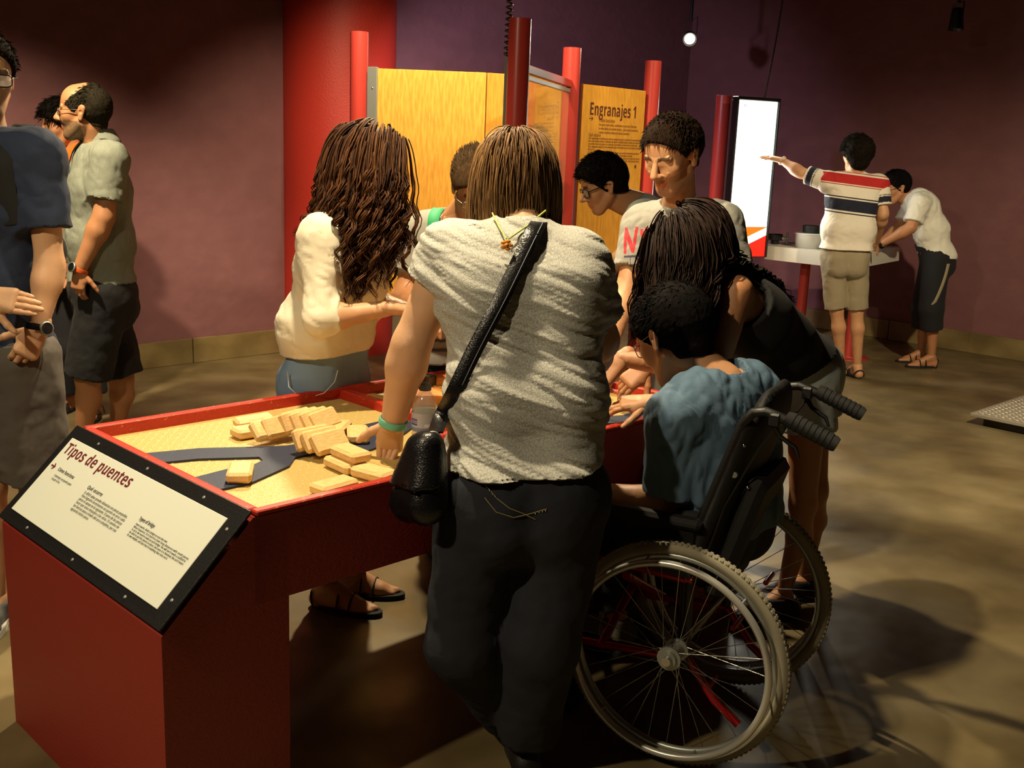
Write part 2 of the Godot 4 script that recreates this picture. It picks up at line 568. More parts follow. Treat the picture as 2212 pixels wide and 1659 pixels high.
# ---------------------------------------------------------------- bridge-building table
func table() -> void:
	var base := tp(0.8, 0.435, 0)
	var root := thing("exhibit_table", "red painted building table with two sunken tan trays and a tilted sign", "table", base)
	var L := 1.68
	var W := 0.87
	var H := 0.794
	var X := Transform3D(tbas(), Vector3.ZERO)
	var bx := func(nm, e0, e1, n0, n1, y0, y1, m, bev):
		var a := Acc.new()
		a.rbox(Transform3D(tbas(), tp((e0 + e1) / 2, (n0 + n1) / 2, (y0 + y1) / 2)), Vector3(e1 - e0, y1 - y0, n1 - n0), bev)
		return mk(nm, a, m, root)
	var t := 0.022
	bx.call("apron", 0.0, L, 0.0, t, H - 0.217, H - 0.012, M.red, 0.002)
	bx.call("apron", 0.0, L, W - t, W, H - 0.217, H - 0.012, M.red, 0.002)
	bx.call("apron", L - t, L, t, W - t, H - 0.217, H - 0.012, M.red, 0.002)
	bx.call("rim", 0.006, L, -0.002, t, H - 0.012, H, M.rim, 0.003)
	bx.call("rim", 0.006, L, W - t, W + 0.002, H - 0.012, H, M.rim, 0.003)
	bx.call("rim", -0.002, t, t, W - t, H - 0.012, H, M.rim, 0.003)
	bx.call("rim_lining", t, t + 0.004, t + 0.004, W - t - 0.004, H - 0.036, H - 0.002, M.rim, 0.001)
	bx.call("rim_lining", L - t - 0.004, L - t, t + 0.004, W - t - 0.004, H - 0.036, H - 0.002, M.rim, 0.001)
	bx.call("rim", L - t, L + 0.002, t, W - t, H - 0.012, H, M.rim, 0.003)
	# inner faces of the rim, chipped too
	bx.call("rim_lining", t, L - t, t, t + 0.004, H - 0.036, H - 0.002, M.rim, 0.001)
	bx.call("rim_lining", t, L - t, W - t - 0.004, W - t, H - 0.036, H - 0.002, M.rim, 0.001)
	bx.call("divider", 0.828, 0.862, t, W - t, H - 0.036, H - 0.004, M.rim, 0.004)
	bx.call("tray_floor", 0.0, L - 0.001, t, W - t, H - 0.07, H - 0.034, M.mat_tan, 0.001)
	# embossed oval bumps of the tray covering
	var bm := Acc.new()
	var r := 0
	var n := 0.04
	while n < W - 0.035:
		var e := 0.04 + (0.014 if r % 2 == 1 else 0.0)
		while e < L - 0.035:
			if absf(e - 0.845) > 0.024:
				var p := tp(e, n, H - 0.0342)
				var s := bm.v.size()
				var top := bm.pt(p + Vector3(0, 0.0016, 0), Vector3.UP)
				var ang := 0.6 if r % 2 == 1 else -0.6
				for j in 7:
					var an := TAU * j / 7
					var q := Vector2(cos(an) * 0.0085, sin(an) * 0.004).rotated(ang)
					bm.pt(p + TE * q.x + TN * q.y, (Vector3(0, 0.55, 0) + (TE * cos(an) * 0.5 + TN * sin(an)) * 0.6).normalized())
				for j in 7: bm.tri(top, s + 1 + j, s + 1 + (j + 1) % 7)
			e += 0.028
		n += 0.0165
		r += 1
	mk("tray_bumps", bm, M.mat_tan, root).set_meta("kind", "stuff")
	# pedestals
	var so := 0.217
	var sd := 0.21
	var a := Acc.new()
	var pl := PackedVector2Array([Vector2(-so, 0.0), Vector2(0.087, 0.0), Vector2(0.087, H - 0.05), Vector2(0.0, H - 0.012), Vector2(-so, H - sd - 0.012)])
	var PX := Transform3D(Basis(TE, TN, Vector3.UP), tp(0, 0, 0))
	a.prism(PX, pl, W)
	mk("pedestal", a, M.red, root)
	a = Acc.new()
	pl = PackedVector2Array([Vector2(L - 0.087, 0.0), Vector2(L + so, 0.0), Vector2(L + so, H - sd - 0.012), Vector2(L, H - 0.012), Vector2(L - 0.087, H - 0.05)])
	a.prism(PX, pl, W)
	mk("pedestal", a, M.red, root)
	# tilted sign board
	var dv := (-TE * so - Vector3.UP * sd).normalized()
	var uu := -TN
	var nn := dv.cross(-uu).normalized()
	if nn.y < 0: nn = -nn
	var O := tp(0, W, H) + nn * 0.002
	var SL := 0.302
	var at := func(u, v, h): return O + uu * u + dv * v + nn * h
	var SB := Basis(uu, nn, dv)
	var sg := Acc.new()
	sg.rbox(Transform3D(SB, at.call(W / 2, SL / 2 + 0.002, 0.004)), Vector3(W + 0.006, 0.008, SL), 0.002)
	var board := mk("sign_board", sg, M.black, root)
	sg = Acc.new()
	sg.rbox(Transform3D(SB, at.call(0.4275, 0.155, 0.0085)), Vector3(0.795, 0.003, 0.232), 0.001)
	mk("sign_sheet", sg, mat(rgb(206, 210, 200), 0.45), board)
	for q in [[0.16, 0.022], [0.43, 0.022], [0.70, 0.022], [0.16, 0.287], [0.43, 0.287], [0.70, 0.287], [0.845, 0.06], [0.845, 0.24]]:
		sg = Acc.new()
		sg.lathe(Transform3D(SB, at.call(q[0], q[1], 0.008)), [Vector2(0.004, 0.0), Vector2(0.004, 0.001), Vector2(0.0, 0.0018)], 10)
		mk("screw", sg, M.steel, board)
	var tb := Basis(uu, -dv, nn)
	var put := func(s, size, u, v, m, w, wd): text(s, size, Transform3D(tb, at.call(u, v, 0.0101) - root.position), m, board, "lettering", w, wd)
	put.call("Tipos de puentes", 0.044, 0.043, 0.043, M.maroon, 700, 0.375)
	put.call("Cómo funciona", 0.0135, 0.086, 0.118, M.ink, 700, 0.095)
	put.call("Construye un puente para", 0.0092, 0.092, 0.139, M.ink, 400, 0.102)
	put.call("cruzar el río.", 0.0092, 0.092, 0.149, M.ink, 400, 0.05)
	put.call("Qué ocurre", 0.0135, 0.268, 0.120, M.ink, 700, 0.08)
	var ls := ["Es difícil salvar grandes distancias con piezas pequeñas.", "Para lograrlo necesitamos un puente en arco: cada", "pieza se apoya en la siguiente. El peso de las piezas", "hace que unas empujen a las otras. El camino de", "las fuerzas pasa a través del arco completo, por eso", "aguanta tanto peso."]
	for q in ls.size(): put.call(ls[q], 0.0100, 0.272, 0.137 + 0.0098 * q, M.ink, 400, 0.232 if q < 5 else 0.10)
	put.call("Types of bridge", 0.0125, 0.549, 0.123, M.ink, 700, 0.072)
	ls = ["How it works. Build a bridge to cross the river.", "What happens. It is hard to cover long distances with small pieces.", "To do it, we need to make an arch bridge. You will see it needs a scaffold to", "be able to put the pieces in place, but once it is finished, the arch bears", "its own weight, and also that of anything that rests on it."]
	var wd := [0.15, 0.255, 0.25, 0.25, 0.19]
	for q in ls.size(): put.call(ls[q], 0.0074, 0.551, 0.141 + 0.0074 * q, M.ink, 400, wd[q])
	var ar := Acc.new()
	var ac: Vector3 = at.call(0.055, 0.126, 0.0102)
	ar.prism(Transform3D(Basis(uu, nn, dv), ac), PackedVector2Array([Vector2(-0.012, -0.002), Vector2(0.004, -0.002), Vector2(-0.001, -0.008), Vector2(0.003, -0.009), Vector2(0.012, 0.0), Vector2(0.003, 0.009), Vector2(-0.001, 0.008), Vector2(0.004, 0.002), Vector2(-0.012, 0.002)]), 0.0006)
	mk("arrow_mark", ar, M.maroon, board)
	# blue river mats lying in the tray
	var rv := [[0.027, 0.635], [0.027, 0.535], [0.143, 0.5], [0.273, 0.422], [0.265, 0.391], [0.224, 0.372], [0.188, 0.39], [0.154, 0.38], [0.064, 0.368], [0.028, 0.345], [0.028, 0.25], [0.15, 0.252], [0.292, 0.311], [0.344, 0.364], [0.40, 0.37], [0.52, 0.30], [0.60, 0.32], [0.71, 0.374], [0.82, 0.44], [0.82, 0.52], [0.746, 0.527], [0.673, 0.521], [0.537, 0.43], [0.45, 0.46], [0.386, 0.47], [0.321, 0.505], [0.193, 0.584]]
	var pp := PackedVector2Array()
	for q in rv: pp.append(Vector2(q[0], q[1]))
	var sm := Acc.new()
	sm.prism(Transform3D(Basis(TE, Vector3.UP, TN), tp(0, 0, H - 0.0335)), pp, 0.006)
	var ro := thing("river_mat", "dark blue river shaped mat lying in the tan tray", "mat", tp(0.3, 0.42, H - 0.034))
	mk("mat_sheet", sm, M.river, ro)
	sm = Acc.new()
	pp = PackedVector2Array([Vector2(0.87, 0.42), Vector2(1.0, 0.36), Vector2(1.15, 0.16), Vector2(1.36, 0.07), Vector2(1.62, 0.10), Vector2(1.62, 0.17), Vector2(1.4, 0.14), Vector2(1.22, 0.22), Vector2(1.08, 0.42), Vector2(0.87, 0.50)])
	sm.prism(Transform3D(Basis(TE, Vector3.UP, TN), tp(0, 0, H - 0.0335)), pp, 0.006)
	ro = thing("river_mat", "dark blue river mat in the tray under the boy's hands", "mat", tp(1.3, 0.2, H - 0.034))
	mk("mat_sheet", sm, M.river, ro)

var block_mesh: ArrayMesh
func block(label: String, at: Vector3, yaw: float, roll: float = 0.0, pitch: float = 0.0, sc: float = 1.0) -> void:
	var o := MeshInstance3D.new()
	o.name = numbered("wooden_block")
	o.mesh = block_mesh
	o.material_override = M.block
	add_child(o)
	o.transform = Transform3D(Basis(Vector3.UP, deg_to_rad(yaw)) * Basis(Vector3.RIGHT, deg_to_rad(roll)) * Basis(Vector3.BACK, deg_to_rad(pitch)) * Basis.from_scale(Vector3(sc, 1, 1)), at)
	tag(o, label, "block", "pale wooden building blocks on the table")

func blocks() -> void:
	var a := Acc.new()
	a.rbox(Transform3D.IDENTITY, Vector3(0.11, 0.027, 0.06), 0.007)
	block_mesh = a.mesh(Vector3.ZERO)
	var f := 0.7735   # tray floor plus bumps plus half a block
	var y := 0.7765
	# x axis of a block is its long side; yaw turns it counterclockwise seen from above
	block("wooden block lying flat alone on the near end of the blue river", Vector3(-0.649, y + 0.004, -2.474), 100)
	block("wooden block lying flat by itself along the near red rim", Vector3(-0.410, y, -2.408), 50)
	block("wooden block with its corner under the stacked one, closest to the black bag", Vector3(-0.332, y, -2.520), -33)
	block("wooden block lying on top of another one, beside the leaning row", Vector3(-0.400, y + 0.027, -2.592), -48)
	block("wooden block lying underneath the stacked one", Vector3(-0.416, y, -2.585), -48)
	block("wooden block lying flat on the river left of the woman's thumb", Vector3(-0.42, y + 0.006, -2.850), 100)
	block("wooden block lying flat behind the end of the leaning row", Vector3(-0.487, y + 0.006, -2.900), 84)
	block("thin looking wooden block far side of the pile, lying apart", Vector3(-0.733, y + 0.003, -2.955), 30, 0, 4)
	block("wooden block half covered at the far left of the pile", Vector3(-0.716, y, -2.862), 42)
	# fallen arch: slabs leaning on each other
	block("wooden block leaning at the left end of the fallen arch", Vector3(-0.655, 0.797, -2.812), 48, 42)
	block("second wooden block leaning at the left end of the fallen arch", Vector3(-0.628, 0.803, -2.826), 48, 52)
	var rows := [Vector3(-0.592, 0.812, -2.858), Vector3(-0.568, 0.812, -2.866), Vector3(-0.543, 0.812, -2.876), Vector3(-0.520, 0.810, -2.884)]
	var nm := ["first", "second", "third", "fourth"]
	for k in 4: block("%s upright slab of the leaning row in the middle of the fallen arch" % nm[k], rows[k], 58 + k * 2, 62 - k * 3)
	block("wooden block lying across under the right end of the leaning row", Vector3(-0.505, y + 0.004, -2.820), 62)
	rows = [Vector3(-0.520, 0.806, -2.712), Vector3(-0.495, 0.806, -2.700), Vector3(-0.470, 0.804, -2.688)]
	for k in 3: block("%s tilted slab of the short row on the river bank" % nm[k], rows[k], 46 + k * 3, 58 - k * 4)

# ---------------------------------------------------------------- other things on the table
func table_things() -> void:
	var Y := 0.7615
	# water bottle
	var p := Vector3(-0.222, Y, -2.668)
	var root := thing("water_bottle", "clear plastic water bottle with a grey cap and paper label", "bottle", p)
	var pr := [Vector2(0.0, 0.0), Vector2(0.026, 0.0), Vector2(0.031, 0.008)]
	for k in 7:
		var yy := 0.012 + k * 0.0115
		pr.append(Vector2(0.0325, yy)); pr.append(Vector2(0.031, yy + 0.006))
	for q in [[0.0325, 0.098], [0.033, 0.105], [0.033, 0.14], [0.0325, 0.15], [0.030, 0.162], [0.024, 0.177], [0.016, 0.189], [0.0125, 0.195], [0.0125, 0.205], [0.0, 0.205]]: pr.append(Vector2(q[0], q[1]))
	var k := Acc.new()
	k.lathe(Transform3D(Basis.IDENTITY, p), pr, 28)
	var gl := mat(Color(0.93, 0.95, 0.93, 0.2), 0.06)
	gl.transparency = BaseMaterial3D.TRANSPARENCY_ALPHA
	mk("bottle_body", k, gl, root)
	k = Acc.new()
	k.lathe(Transform3D(Basis.IDENTITY, p), [Vector2(0.0, 0.004), Vector2(0.028, 0.004), Vector2(0.0295, 0.02), Vector2(0.0295, 0.150), Vector2(0.0, 0.1505)], 24)
	var wt := mat(Color(0.86, 0.9, 0.88, 0.2), 0.05)
	wt.transparency = BaseMaterial3D.TRANSPARENCY_ALPHA
	mk("water", k, wt, root)
	k = Acc.new()
	k.lathe(Transform3D(Basis.IDENTITY, p), [Vector2(0.0336, 0.092), Vector2(0.0339, 0.094), Vector2(0.0339, 0.138), Vector2(0.0336, 0.14)], 32)
	var img := Image.create(256, 64, false, Image.FORMAT_RGB8)
	img.fill(rgb(176, 178, 192))
	for q in [[0, 0, 256, 14, 116, 134, 160], [0, 48, 256, 16, 176, 176, 178], [20, 18, 40, 10, 220, 222, 226], [84, 22, 30, 6, 70, 66, 120], [84, 31, 30, 3, 80, 76, 130], [84, 37, 30, 8, 96, 92, 140], [150, 20, 50, 18, 206, 210, 216], [216, 20, 26, 20, 90, 96, 150]]: img.fill_rect(Rect2i(q[0], q[1], q[2], q[3]), rgb(q[4], q[5], q[6]))
	var lm := mat(Color.WHITE, 0.4)
	lm.albedo_texture = ImageTexture.create_from_image(img)
	lm.uv1_scale = Vector3(1, 1.0 / 0.048, 1)
	lm.uv1_offset = Vector3(0, -0.092 / 0.048, 0)
	mk("paper_label", k, lm, root)
	k = Acc.new()
	k.lathe(Transform3D(Basis.IDENTITY, p), [Vector2(0.0, 0.196), Vector2(0.0155, 0.196), Vector2(0.0160, 0.198), Vector2(0.0160, 0.212), Vector2(0.0145, 0.2145), Vector2(0.0, 0.2145)], 28)
	mk("cap", k, mat(rgb(92, 98, 104), 0.5), root)
	# second tray: wooden ramp board, steel block, rails and red pieces
	var cur := [root]
	var bx := func(nm, label, cat, part, c, size, yaw, m, grp = ""):
		var o := thing(nm, label, cat, Vector3(c.x, c.y - size.y / 2, c.z), grp)
		var q := Acc.new()
		q.rbox(Transform3D(Basis(Vector3.UP, deg_to_rad(yaw)), c), size, 0.003)
		mk(part, q, m, o)
		cur[0] = o
	var c := Vector3(-0.262, 0.790, -3.32)
	var o := thing("ramp_board", "orange wooden board with sloping ends in the far tray", "board", Vector3(c.x, 0.7605, c.z))
	var q := Acc.new()
	q.prism(Transform3D(Basis(Vector3(cos(0.35), 0, -sin(0.35)), Vector3(-sin(0.35), 0, -cos(0.35)), Vector3.UP), c + Vector3(-0.11, -0.0295, 0.06)), PackedVector2Array([Vector2(0, 0.012), Vector2(0.02, 0.0), Vector2(0.2, 0.0), Vector2(0.22, 0.012), Vector2(0.2, 0.026), Vector2(0.11, 0.032), Vector2(0.02, 0.026)]), 0.13)
	mk("curved_board", q, M.orangewood, o)
	bx.call("wooden_upright", "tall narrow orange wooden slat standing behind the bottle", "slat", "slat", Vector3(-0.318, 0.805, -3.44), Vector3(0.022, 0.085, 0.012), 10, M.orangewood)
	bx.call("steel_block", "dark grey metal weight block behind the bottle", "block", "weight", Vector3(-0.282, 0.806, -3.47), Vector3(0.048, 0.034, 0.042), -28, mat(rgb(84, 84, 84), 0.3, 0.8))
	bx.call("wooden_rail", "orange wooden rail lying beside the metal weight", "rail", "rail", Vector3(-0.215, 0.800, -3.50), Vector3(0.09, 0.034, 0.032), 20, M.orangewood)
	bx.call("red_block", "small dark red block at the end of the ramp board", "block", "block_body", Vector3(-0.172, 0.802, -3.30), Vector3(0.03, 0.034, 0.03), 20, M.red)
	bx.call("red_block", "small red block half hidden by the woman's bag strap", "block", "block_body", Vector3(-0.187, 0.773, -2.90), Vector3(0.05, 0.018, 0.03), 30, M.redpost)
	bx.call("red_box", "brick red box standing on the tray near the boy's hand", "box", "box_body", tp(1.42, 0.42, 0.79), Vector3(0.09, 0.06, 0.07), 20, weave(mat(rgb(158, 66, 40), 0.6), M.fine, 8.0, 0.2))
	bx.call("red_box", "flat brick red box in front of the standing red box", "box", "box_body", tp(1.36, 0.34, 0.776), Vector3(0.10, 0.026, 0.07), 14, weave(mat(rgb(158, 66, 40), 0.6), M.fine, 8.0, 0.2))
	bx.call("red_board", "dark red plank lying across the far edge of the tray", "board", "plank", tp(1.3, 0.70, 0.776), Vector3(0.2, 0.022, 0.05), 45, M.red)
	# crumpled clear plastic bag
	var bc := tp(1.50, 0.36, 0.80)
	o = thing("plastic_bag", "crumpled clear plastic bag behind the boy's hand", "bag", bc - Vector3(0, 0.038, 0))
	var F := Field.new()
	F.k = 0.02
	F.bone(bc + Vector3(-0.03, -0.008, 0), bc + Vector3(0.03, 0.0, 0.01), 0.026)
	F.bone(bc + Vector3(0, 0.0, 0), bc + Vector3(-0.01, 0.035, 0), 0.024, 0.012)
	F.noise = noise(77, 30.0, 2); F.amp = 0.012
	F.planes = [[bc - Vector3(0, 0.037, 0), Vector3.DOWN]]
	q = Acc.new()
	F.build(q, 0.004)
	var pm := mat(Color(0.8, 0.82, 0.8, 0.45), 0.12)
	pm.transparency = BaseMaterial3D.TRANSPARENCY_ALPHA
	mk("film", q, pm, o)

# ---------------------------------------------------------------- gear exhibit with posts and wooden panels
func post(label: String, x: float, z: float, h: float, r: float) -> void:
	var o := thing("red_post", label, "post", Vector3(x, 0, z), "red tubular posts of the exhibits")
	var k := Acc.new()
	k.lathe(Transform3D(Basis.IDENTITY, Vector3(x, 0, z)), [Vector2(r, 0.0), Vector2(r, h), Vector2(r - 0.004, h + 0.001), Vector2(r - 0.006, h - 0.002), Vector2(r - 0.006, h - 0.3), Vector2(0, h - 0.3)], 32)
	mk("tube", k, M.redpost, o)
	k = Acc.new()
	k.lathe(Transform3D(Basis.IDENTITY, Vector3(x, 0, z)), [Vector2(0.09, 0.0), Vector2(0.09, 0.008), Vector2(r, 0.009)], 24)
	mk("foot_plate", k, M.redpost, o)

func upright(nm: String, label: String, cat: String, a: Vector3, b: Vector3, y0: float, y1: float, th: float, m: Material, part: String) -> Node3D:
	var c := (a + b) / 2
	var o := thing(nm, label, cat, Vector3(c.x, y0, c.z))
	var k := Acc.new()
	var d := (b - a)
	var L := d.length()
	d = d.normalized()
	k.rbox(Transform3D(Basis(d, Vector3.UP, d.cross(Vector3.UP)), Vector3(c.x, (y0 + y1) / 2, c.z)), Vector3(L, y1 - y0, th), 0.002)
	mk(part, k, m, o)
	return o

func gear_exhibit() -> void:
	var p1 := Vector3(-0.905, 0, -6.08)
	var p3 := Vector3(-0.028, 0, -5.02)
	var p2 := Vector3(0.262, 0, -6.24)
	var p4 := Vector3(0.79, 0, -6.85)
	post("red tubular post in front of the round red column", p1.x, p1.z, 2.145, 0.05)
	post("red tubular post in shade beside the coiled cable", p3.x, p3.z, 2.13, 0.05)
	post("red tubular post left of the gear sign", p2.x, p2.z, 2.12, 0.05)
	post("red tubular post right of the gear sign", p4.x, p4.z, 2.115, 0.05)
	var cor := Vector3(-0.205, 0, -6.02)
	var w1 := upright("wood_panel", "wide honey coloured wooden panel beside the round red column", "panel", Vector3(-0.80, 0, -6.03), cor, 0.62, 1.955, 0.02, M.panel, "board")
	var w2 := upright("wood_panel", "narrow honey coloured wooden panel behind the glass case", "panel", cor + Vector3(0.004, 0, -0.004), Vector3(0.21, 0, -6.22), 0.62, 1.955, 0.02, M.panel, "board")
	# steel strips with screws
	for q in [[Vector3(-0.850, 0, -6.040), Vector3(-0.795, 0, -6.018), 0.62, 1.962, "steel strip holding the wide wooden panel to its post"], [Vector3(-0.085, 0, -5.05), Vector3(-0.05, 0, -5.08), 0.62, 1.965, "steel strip beside the shaded post"]]:
		var s := upright("steel_strip", q[4], "strip", q[0], q[1], q[2], q[3], 0.024, M.steel, "strip_profile")
		var k := Acc.new()
		for y in [1.85, 1.3, 0.8]:
			var mid: Vector3 = (q[0] + q[1]) / 2 + Vector3(0.0, y, 0.013)
			k = Acc.new()
			k.ball(mid, Vector3(0.006, 0.006, 0.003), 10)
			mk("screw", k, M.chrome, s)
	# glass case side between the shaded post and the next one
	var d := (p2 - p3).normalized()
	var sd := d.cross(Vector3.UP)
	var a := p3 + d * 0.05
	var b := p2 - d * 0.05
	var fr := thing("glass_case", "red framed glass side of the gear case showing a mirrored sign", "display case", Vector3((a.x + b.x) / 2, 0.7, (a.z + b.z) / 2))
	for q in [[1.905, 1.945], [0.70, 0.75]]:
		var k := Acc.new()
		k.rbox(Transform3D(Basis(d, Vector3.UP, sd), (a + b) / 2 + Vector3(0, (q[0] + q[1]) / 2, 0)), Vector3((b - a).length(), q[1] - q[0], 0.035), 0.003)
		var rail := mk("frame_rail", k, M.redpost, fr)
		if q[0] > 1.0:
			for t in [0.25, 0.5, 0.75]:
				k = Acc.new()
				k.ball(a.lerp(b, t) + Vector3(0, q[1], 0), Vector3(0.007, 0.003, 0.007), 8)
				mk("screw", k, M.black, rail)
	var k := Acc.new()
	k.rbox(Transform3D(Basis(d, Vector3.UP, sd), (a + b) / 2 + Vector3(0, 1.887, 0)), Vector3((b - a).length(), 0.022, 0.02), 0.002)
	mk("alloy_strip", k, M.steel, fr)
	k = Acc.new()
	k.rbox(Transform3D(Basis(d, Vector3.UP, sd), (a + b) / 2 + Vector3(0, 1.32, 0)), Vector3((b - a).length(), 1.14, 0.006), 0.0)
	var gm := mat(Color(0.75, 0.68, 0.5, 0.22), 0.03)
	gm.transparency = BaseMaterial3D.TRANSPARENCY_ALPHA
	gm.metallic_specular = 0.9
	mk("glass_pane", k, gm, fr)
	# toothed gears seen behind the glass
	for q in [[Vector3(0.075, 1.60, -6.05), 0.10], [Vector3(0.15, 1.47, -6.06), 0.08], [Vector3(0.03, 1.40, -6.02), 0.07]]:
		var pl := PackedVector2Array()
		for t in 64:
			var rr: float = q[1] * (1.0 if (t / 2) % 2 == 0 else 0.9)
			pl.append(Vector2(cos(TAU * t / 64), sin(TAU * t / 64)) * rr)
		k = Acc.new()
		k.prism(Transform3D(Basis(Vector3(0.92, 0, -0.39), Vector3(0.39, 0, 0.92), Vector3.UP), q[0]), pl, 0.012)
		var cm := mat(Color(0.5, 0.45, 0.36, 0.55), 0.1)
		cm.transparency = BaseMaterial3D.TRANSPARENCY_ALPHA
		var g := mk("gear_wheel", k, cm, fr)
		k = Acc.new()
		k.lathe(frame(q[0], Vector3(0.39, 0, 0.92), Vector3.UP), [Vector2(0.014, -0.1), Vector2(0.014, 0.02), Vector2(0.0, 0.022)], 14)
		mk("axle", k, M.chrome, g)
	# gear sign
	var ga := Vector3(0.331, 0, -6.30)
	var gb := Vector3(0.741, 0, -6.78)
	var s := upright("gear_sign", "yellow wooden sign headed Engranajes 1 between two red posts", "sign", ga, gb, 0.825, 1.932, 0.018, M.panel, "board")
	var u := (gb - ga).normalized()
	var nn := u.cross(Vector3.UP)
	if nn.z < 0: nn = -nn
	var put := func(str, size, x, y, m, w, wd): text(str, size, Transform3D(Basis(u, Vector3.UP, nn), ga + u * x + Vector3(0, 1.932 - y, 0) + nn * 0.0096 - s.position), m, s, "lettering", w, wd)
	put.call("Engranajes 1", 0.098, 0.068, 0.075, M.brownink, 700, 0.46)
	put.call("Cómo funciona", 0.028, 0.168, 0.176, M.brownink, 400, 0.15)
	var ls := ["Haz girar cada rueda, cambiando su posición. Observa", "la velocidad y el sentido de giro. ¿Qué pasa cuando las", "ruedas motrices tienen el mismo tamaño?"]
	for q in 3: put.call(ls[q], 0.019, 0.168, 0.206 + q * 0.022, M.brownink, 400, [0.38, 0.40, 0.31][q])
	put.call("Qué ocurre", 0.028, 0.072, 0.262, M.brownink, 400, 0.115)
	ls = ["Los engranajes se utilizan en muchas máquinas para transmitir el movimiento", "de unas ruedas a otras. El número de dientes decide cuántas vueltas da cada una", "y cuánta fuerza se gana o se pierde; el sentido se invierte en cada paso.", "Si la segunda rueda es más pequeña, gira más deprisa que la primera rueda", "de giro.", "La bicicleta, el reloj y la caja de cambios de un coche funcionan gracias a", "ellos: unos piñones y una cadena llevan la fuerza de los pedales a la rueda.", "Si giras una rueda mayor, moverá más despacio la otra, pero con más fuerza", "y con las ruedas cónicas se puede cambiar la dirección del movimiento,", "como hace el molino de agua al mover la piedra."]
	for q in ls.size(): put.call(ls[q], 0.0155, 0.074, 0.288 + q * 0.0158, M.brownink, 400, [0.52, 0.53, 0.50, 0.52, 0.06, 0.52, 0.45, 0.53, 0.53, 0.40][q])
	k = Acc.new()
	k.prism(Transform3D(Basis(u, nn, -Vector3.UP), ga + u * 0.088 + Vector3(0, 1.932 - 0.187, 0) + nn * 0.0092), PackedVector2Array([Vector2(-0.018, -0.002), Vector2(0.008, -0.002), Vector2(0.001, -0.011), Vector2(0.006, -0.012), Vector2(0.02, 0.0), Vector2(0.006, 0.012), Vector2(0.001, 0.011), Vector2(0.008, 0.002), Vector2(-0.018, 0.002)]), 0.001)
	mk("arrow_mark", k, M.brownink, s)
	k = Acc.new()
	var star := PackedVector2Array()
	for t in 24: star.append(Vector2(cos(TAU * t / 24), sin(TAU * t / 24)) * (0.016 if t % 3 == 0 else 0.007))
	k.prism(Transform3D(Basis(u, nn, -Vector3.UP), ga + u * 0.565 + Vector3(0, 1.932 - 0.455, 0) + nn * 0.0092), star, 0.001)
	mk("emblem", k, M.brownink, s)
	# shelf under the sign with loose gear pieces
	var sc := (ga + gb) / 2 + nn * 0.17
	var sh := thing("exhibit_shelf", "dark red shelf box under the gear sign", "shelf", Vector3(sc.x, 0, sc.z))
	k = Acc.new()
	k.rbox(Transform3D(Basis(u, Vector3.UP, nn), sc + Vector3(0, 0.745, 0)), Vector3(0.66, 0.10, 0.36), 0.004)
	mk("shelf_box", k, mat(rgb(120, 34, 40), 0.5), sh)
	for t in [-0.29, 0.29]:
		k = Acc.new()
		k.rbox(Transform3D(Basis(u, Vector3.UP, nn), sc + u * t + Vector3(0, 0.3475, 0)), Vector3(0.05, 0.695, 0.05), 0.004)
		mk("leg", k, M.redpost, sh)
	for q in [[-0.12, 0.06, rgb(196, 52, 20), "red toothed gear lying on the dark red shelf"], [-0.02, 0.10, rgb(190, 40, 24), "small red toothed gear at the shelf's front edge"], [-0.2, 0.11, rgb(176, 150, 60), "yellow toothed gear lying on the dark red shelf"]]:
		var gp: Vector3 = sc + u * q[0] + nn * q[1] + Vector3(0, 0.795, 0)
		var g := thing("loose_gear", q[3], "gear", gp)
		var pl := PackedVector2Array()
		for t in 48: pl.append(Vector2(cos(TAU * t / 48), sin(TAU * t / 48)) * (0.045 if (t / 2) % 2 == 0 else 0.038))
		k = Acc.new()
		k.prism(Transform3D(Basis.IDENTITY, gp), pl, 0.03)
		mk("toothed_disc", k, mat(q[2], 0.4), g)
	# coiled black cable from the ceiling to the strip
	var cb := thing("coiled_cable", "black coiled cable hanging from the ceiling beside the shaded post", "cable", Vector3(-0.075, 1.965, -5.12))
	var ps := []
	for t in 900:
		var yy := 1.968 + 1.63 * t / 899.0
		var sw := 0.012 * sin(yy * 2.2)
		var an := TAU * t / 14.0
		ps.append(Vector3(-0.072 + sw + 0.012 * cos(an) + 0.02 * (yy - 1.97), yy, -5.08 + 0.012 * sin(an)))
	k = Acc.new()
	k.tube(ps, 0.0045, 6)
	mk("coil", k, mat(rgb(18, 18, 20), 0.25), cb)

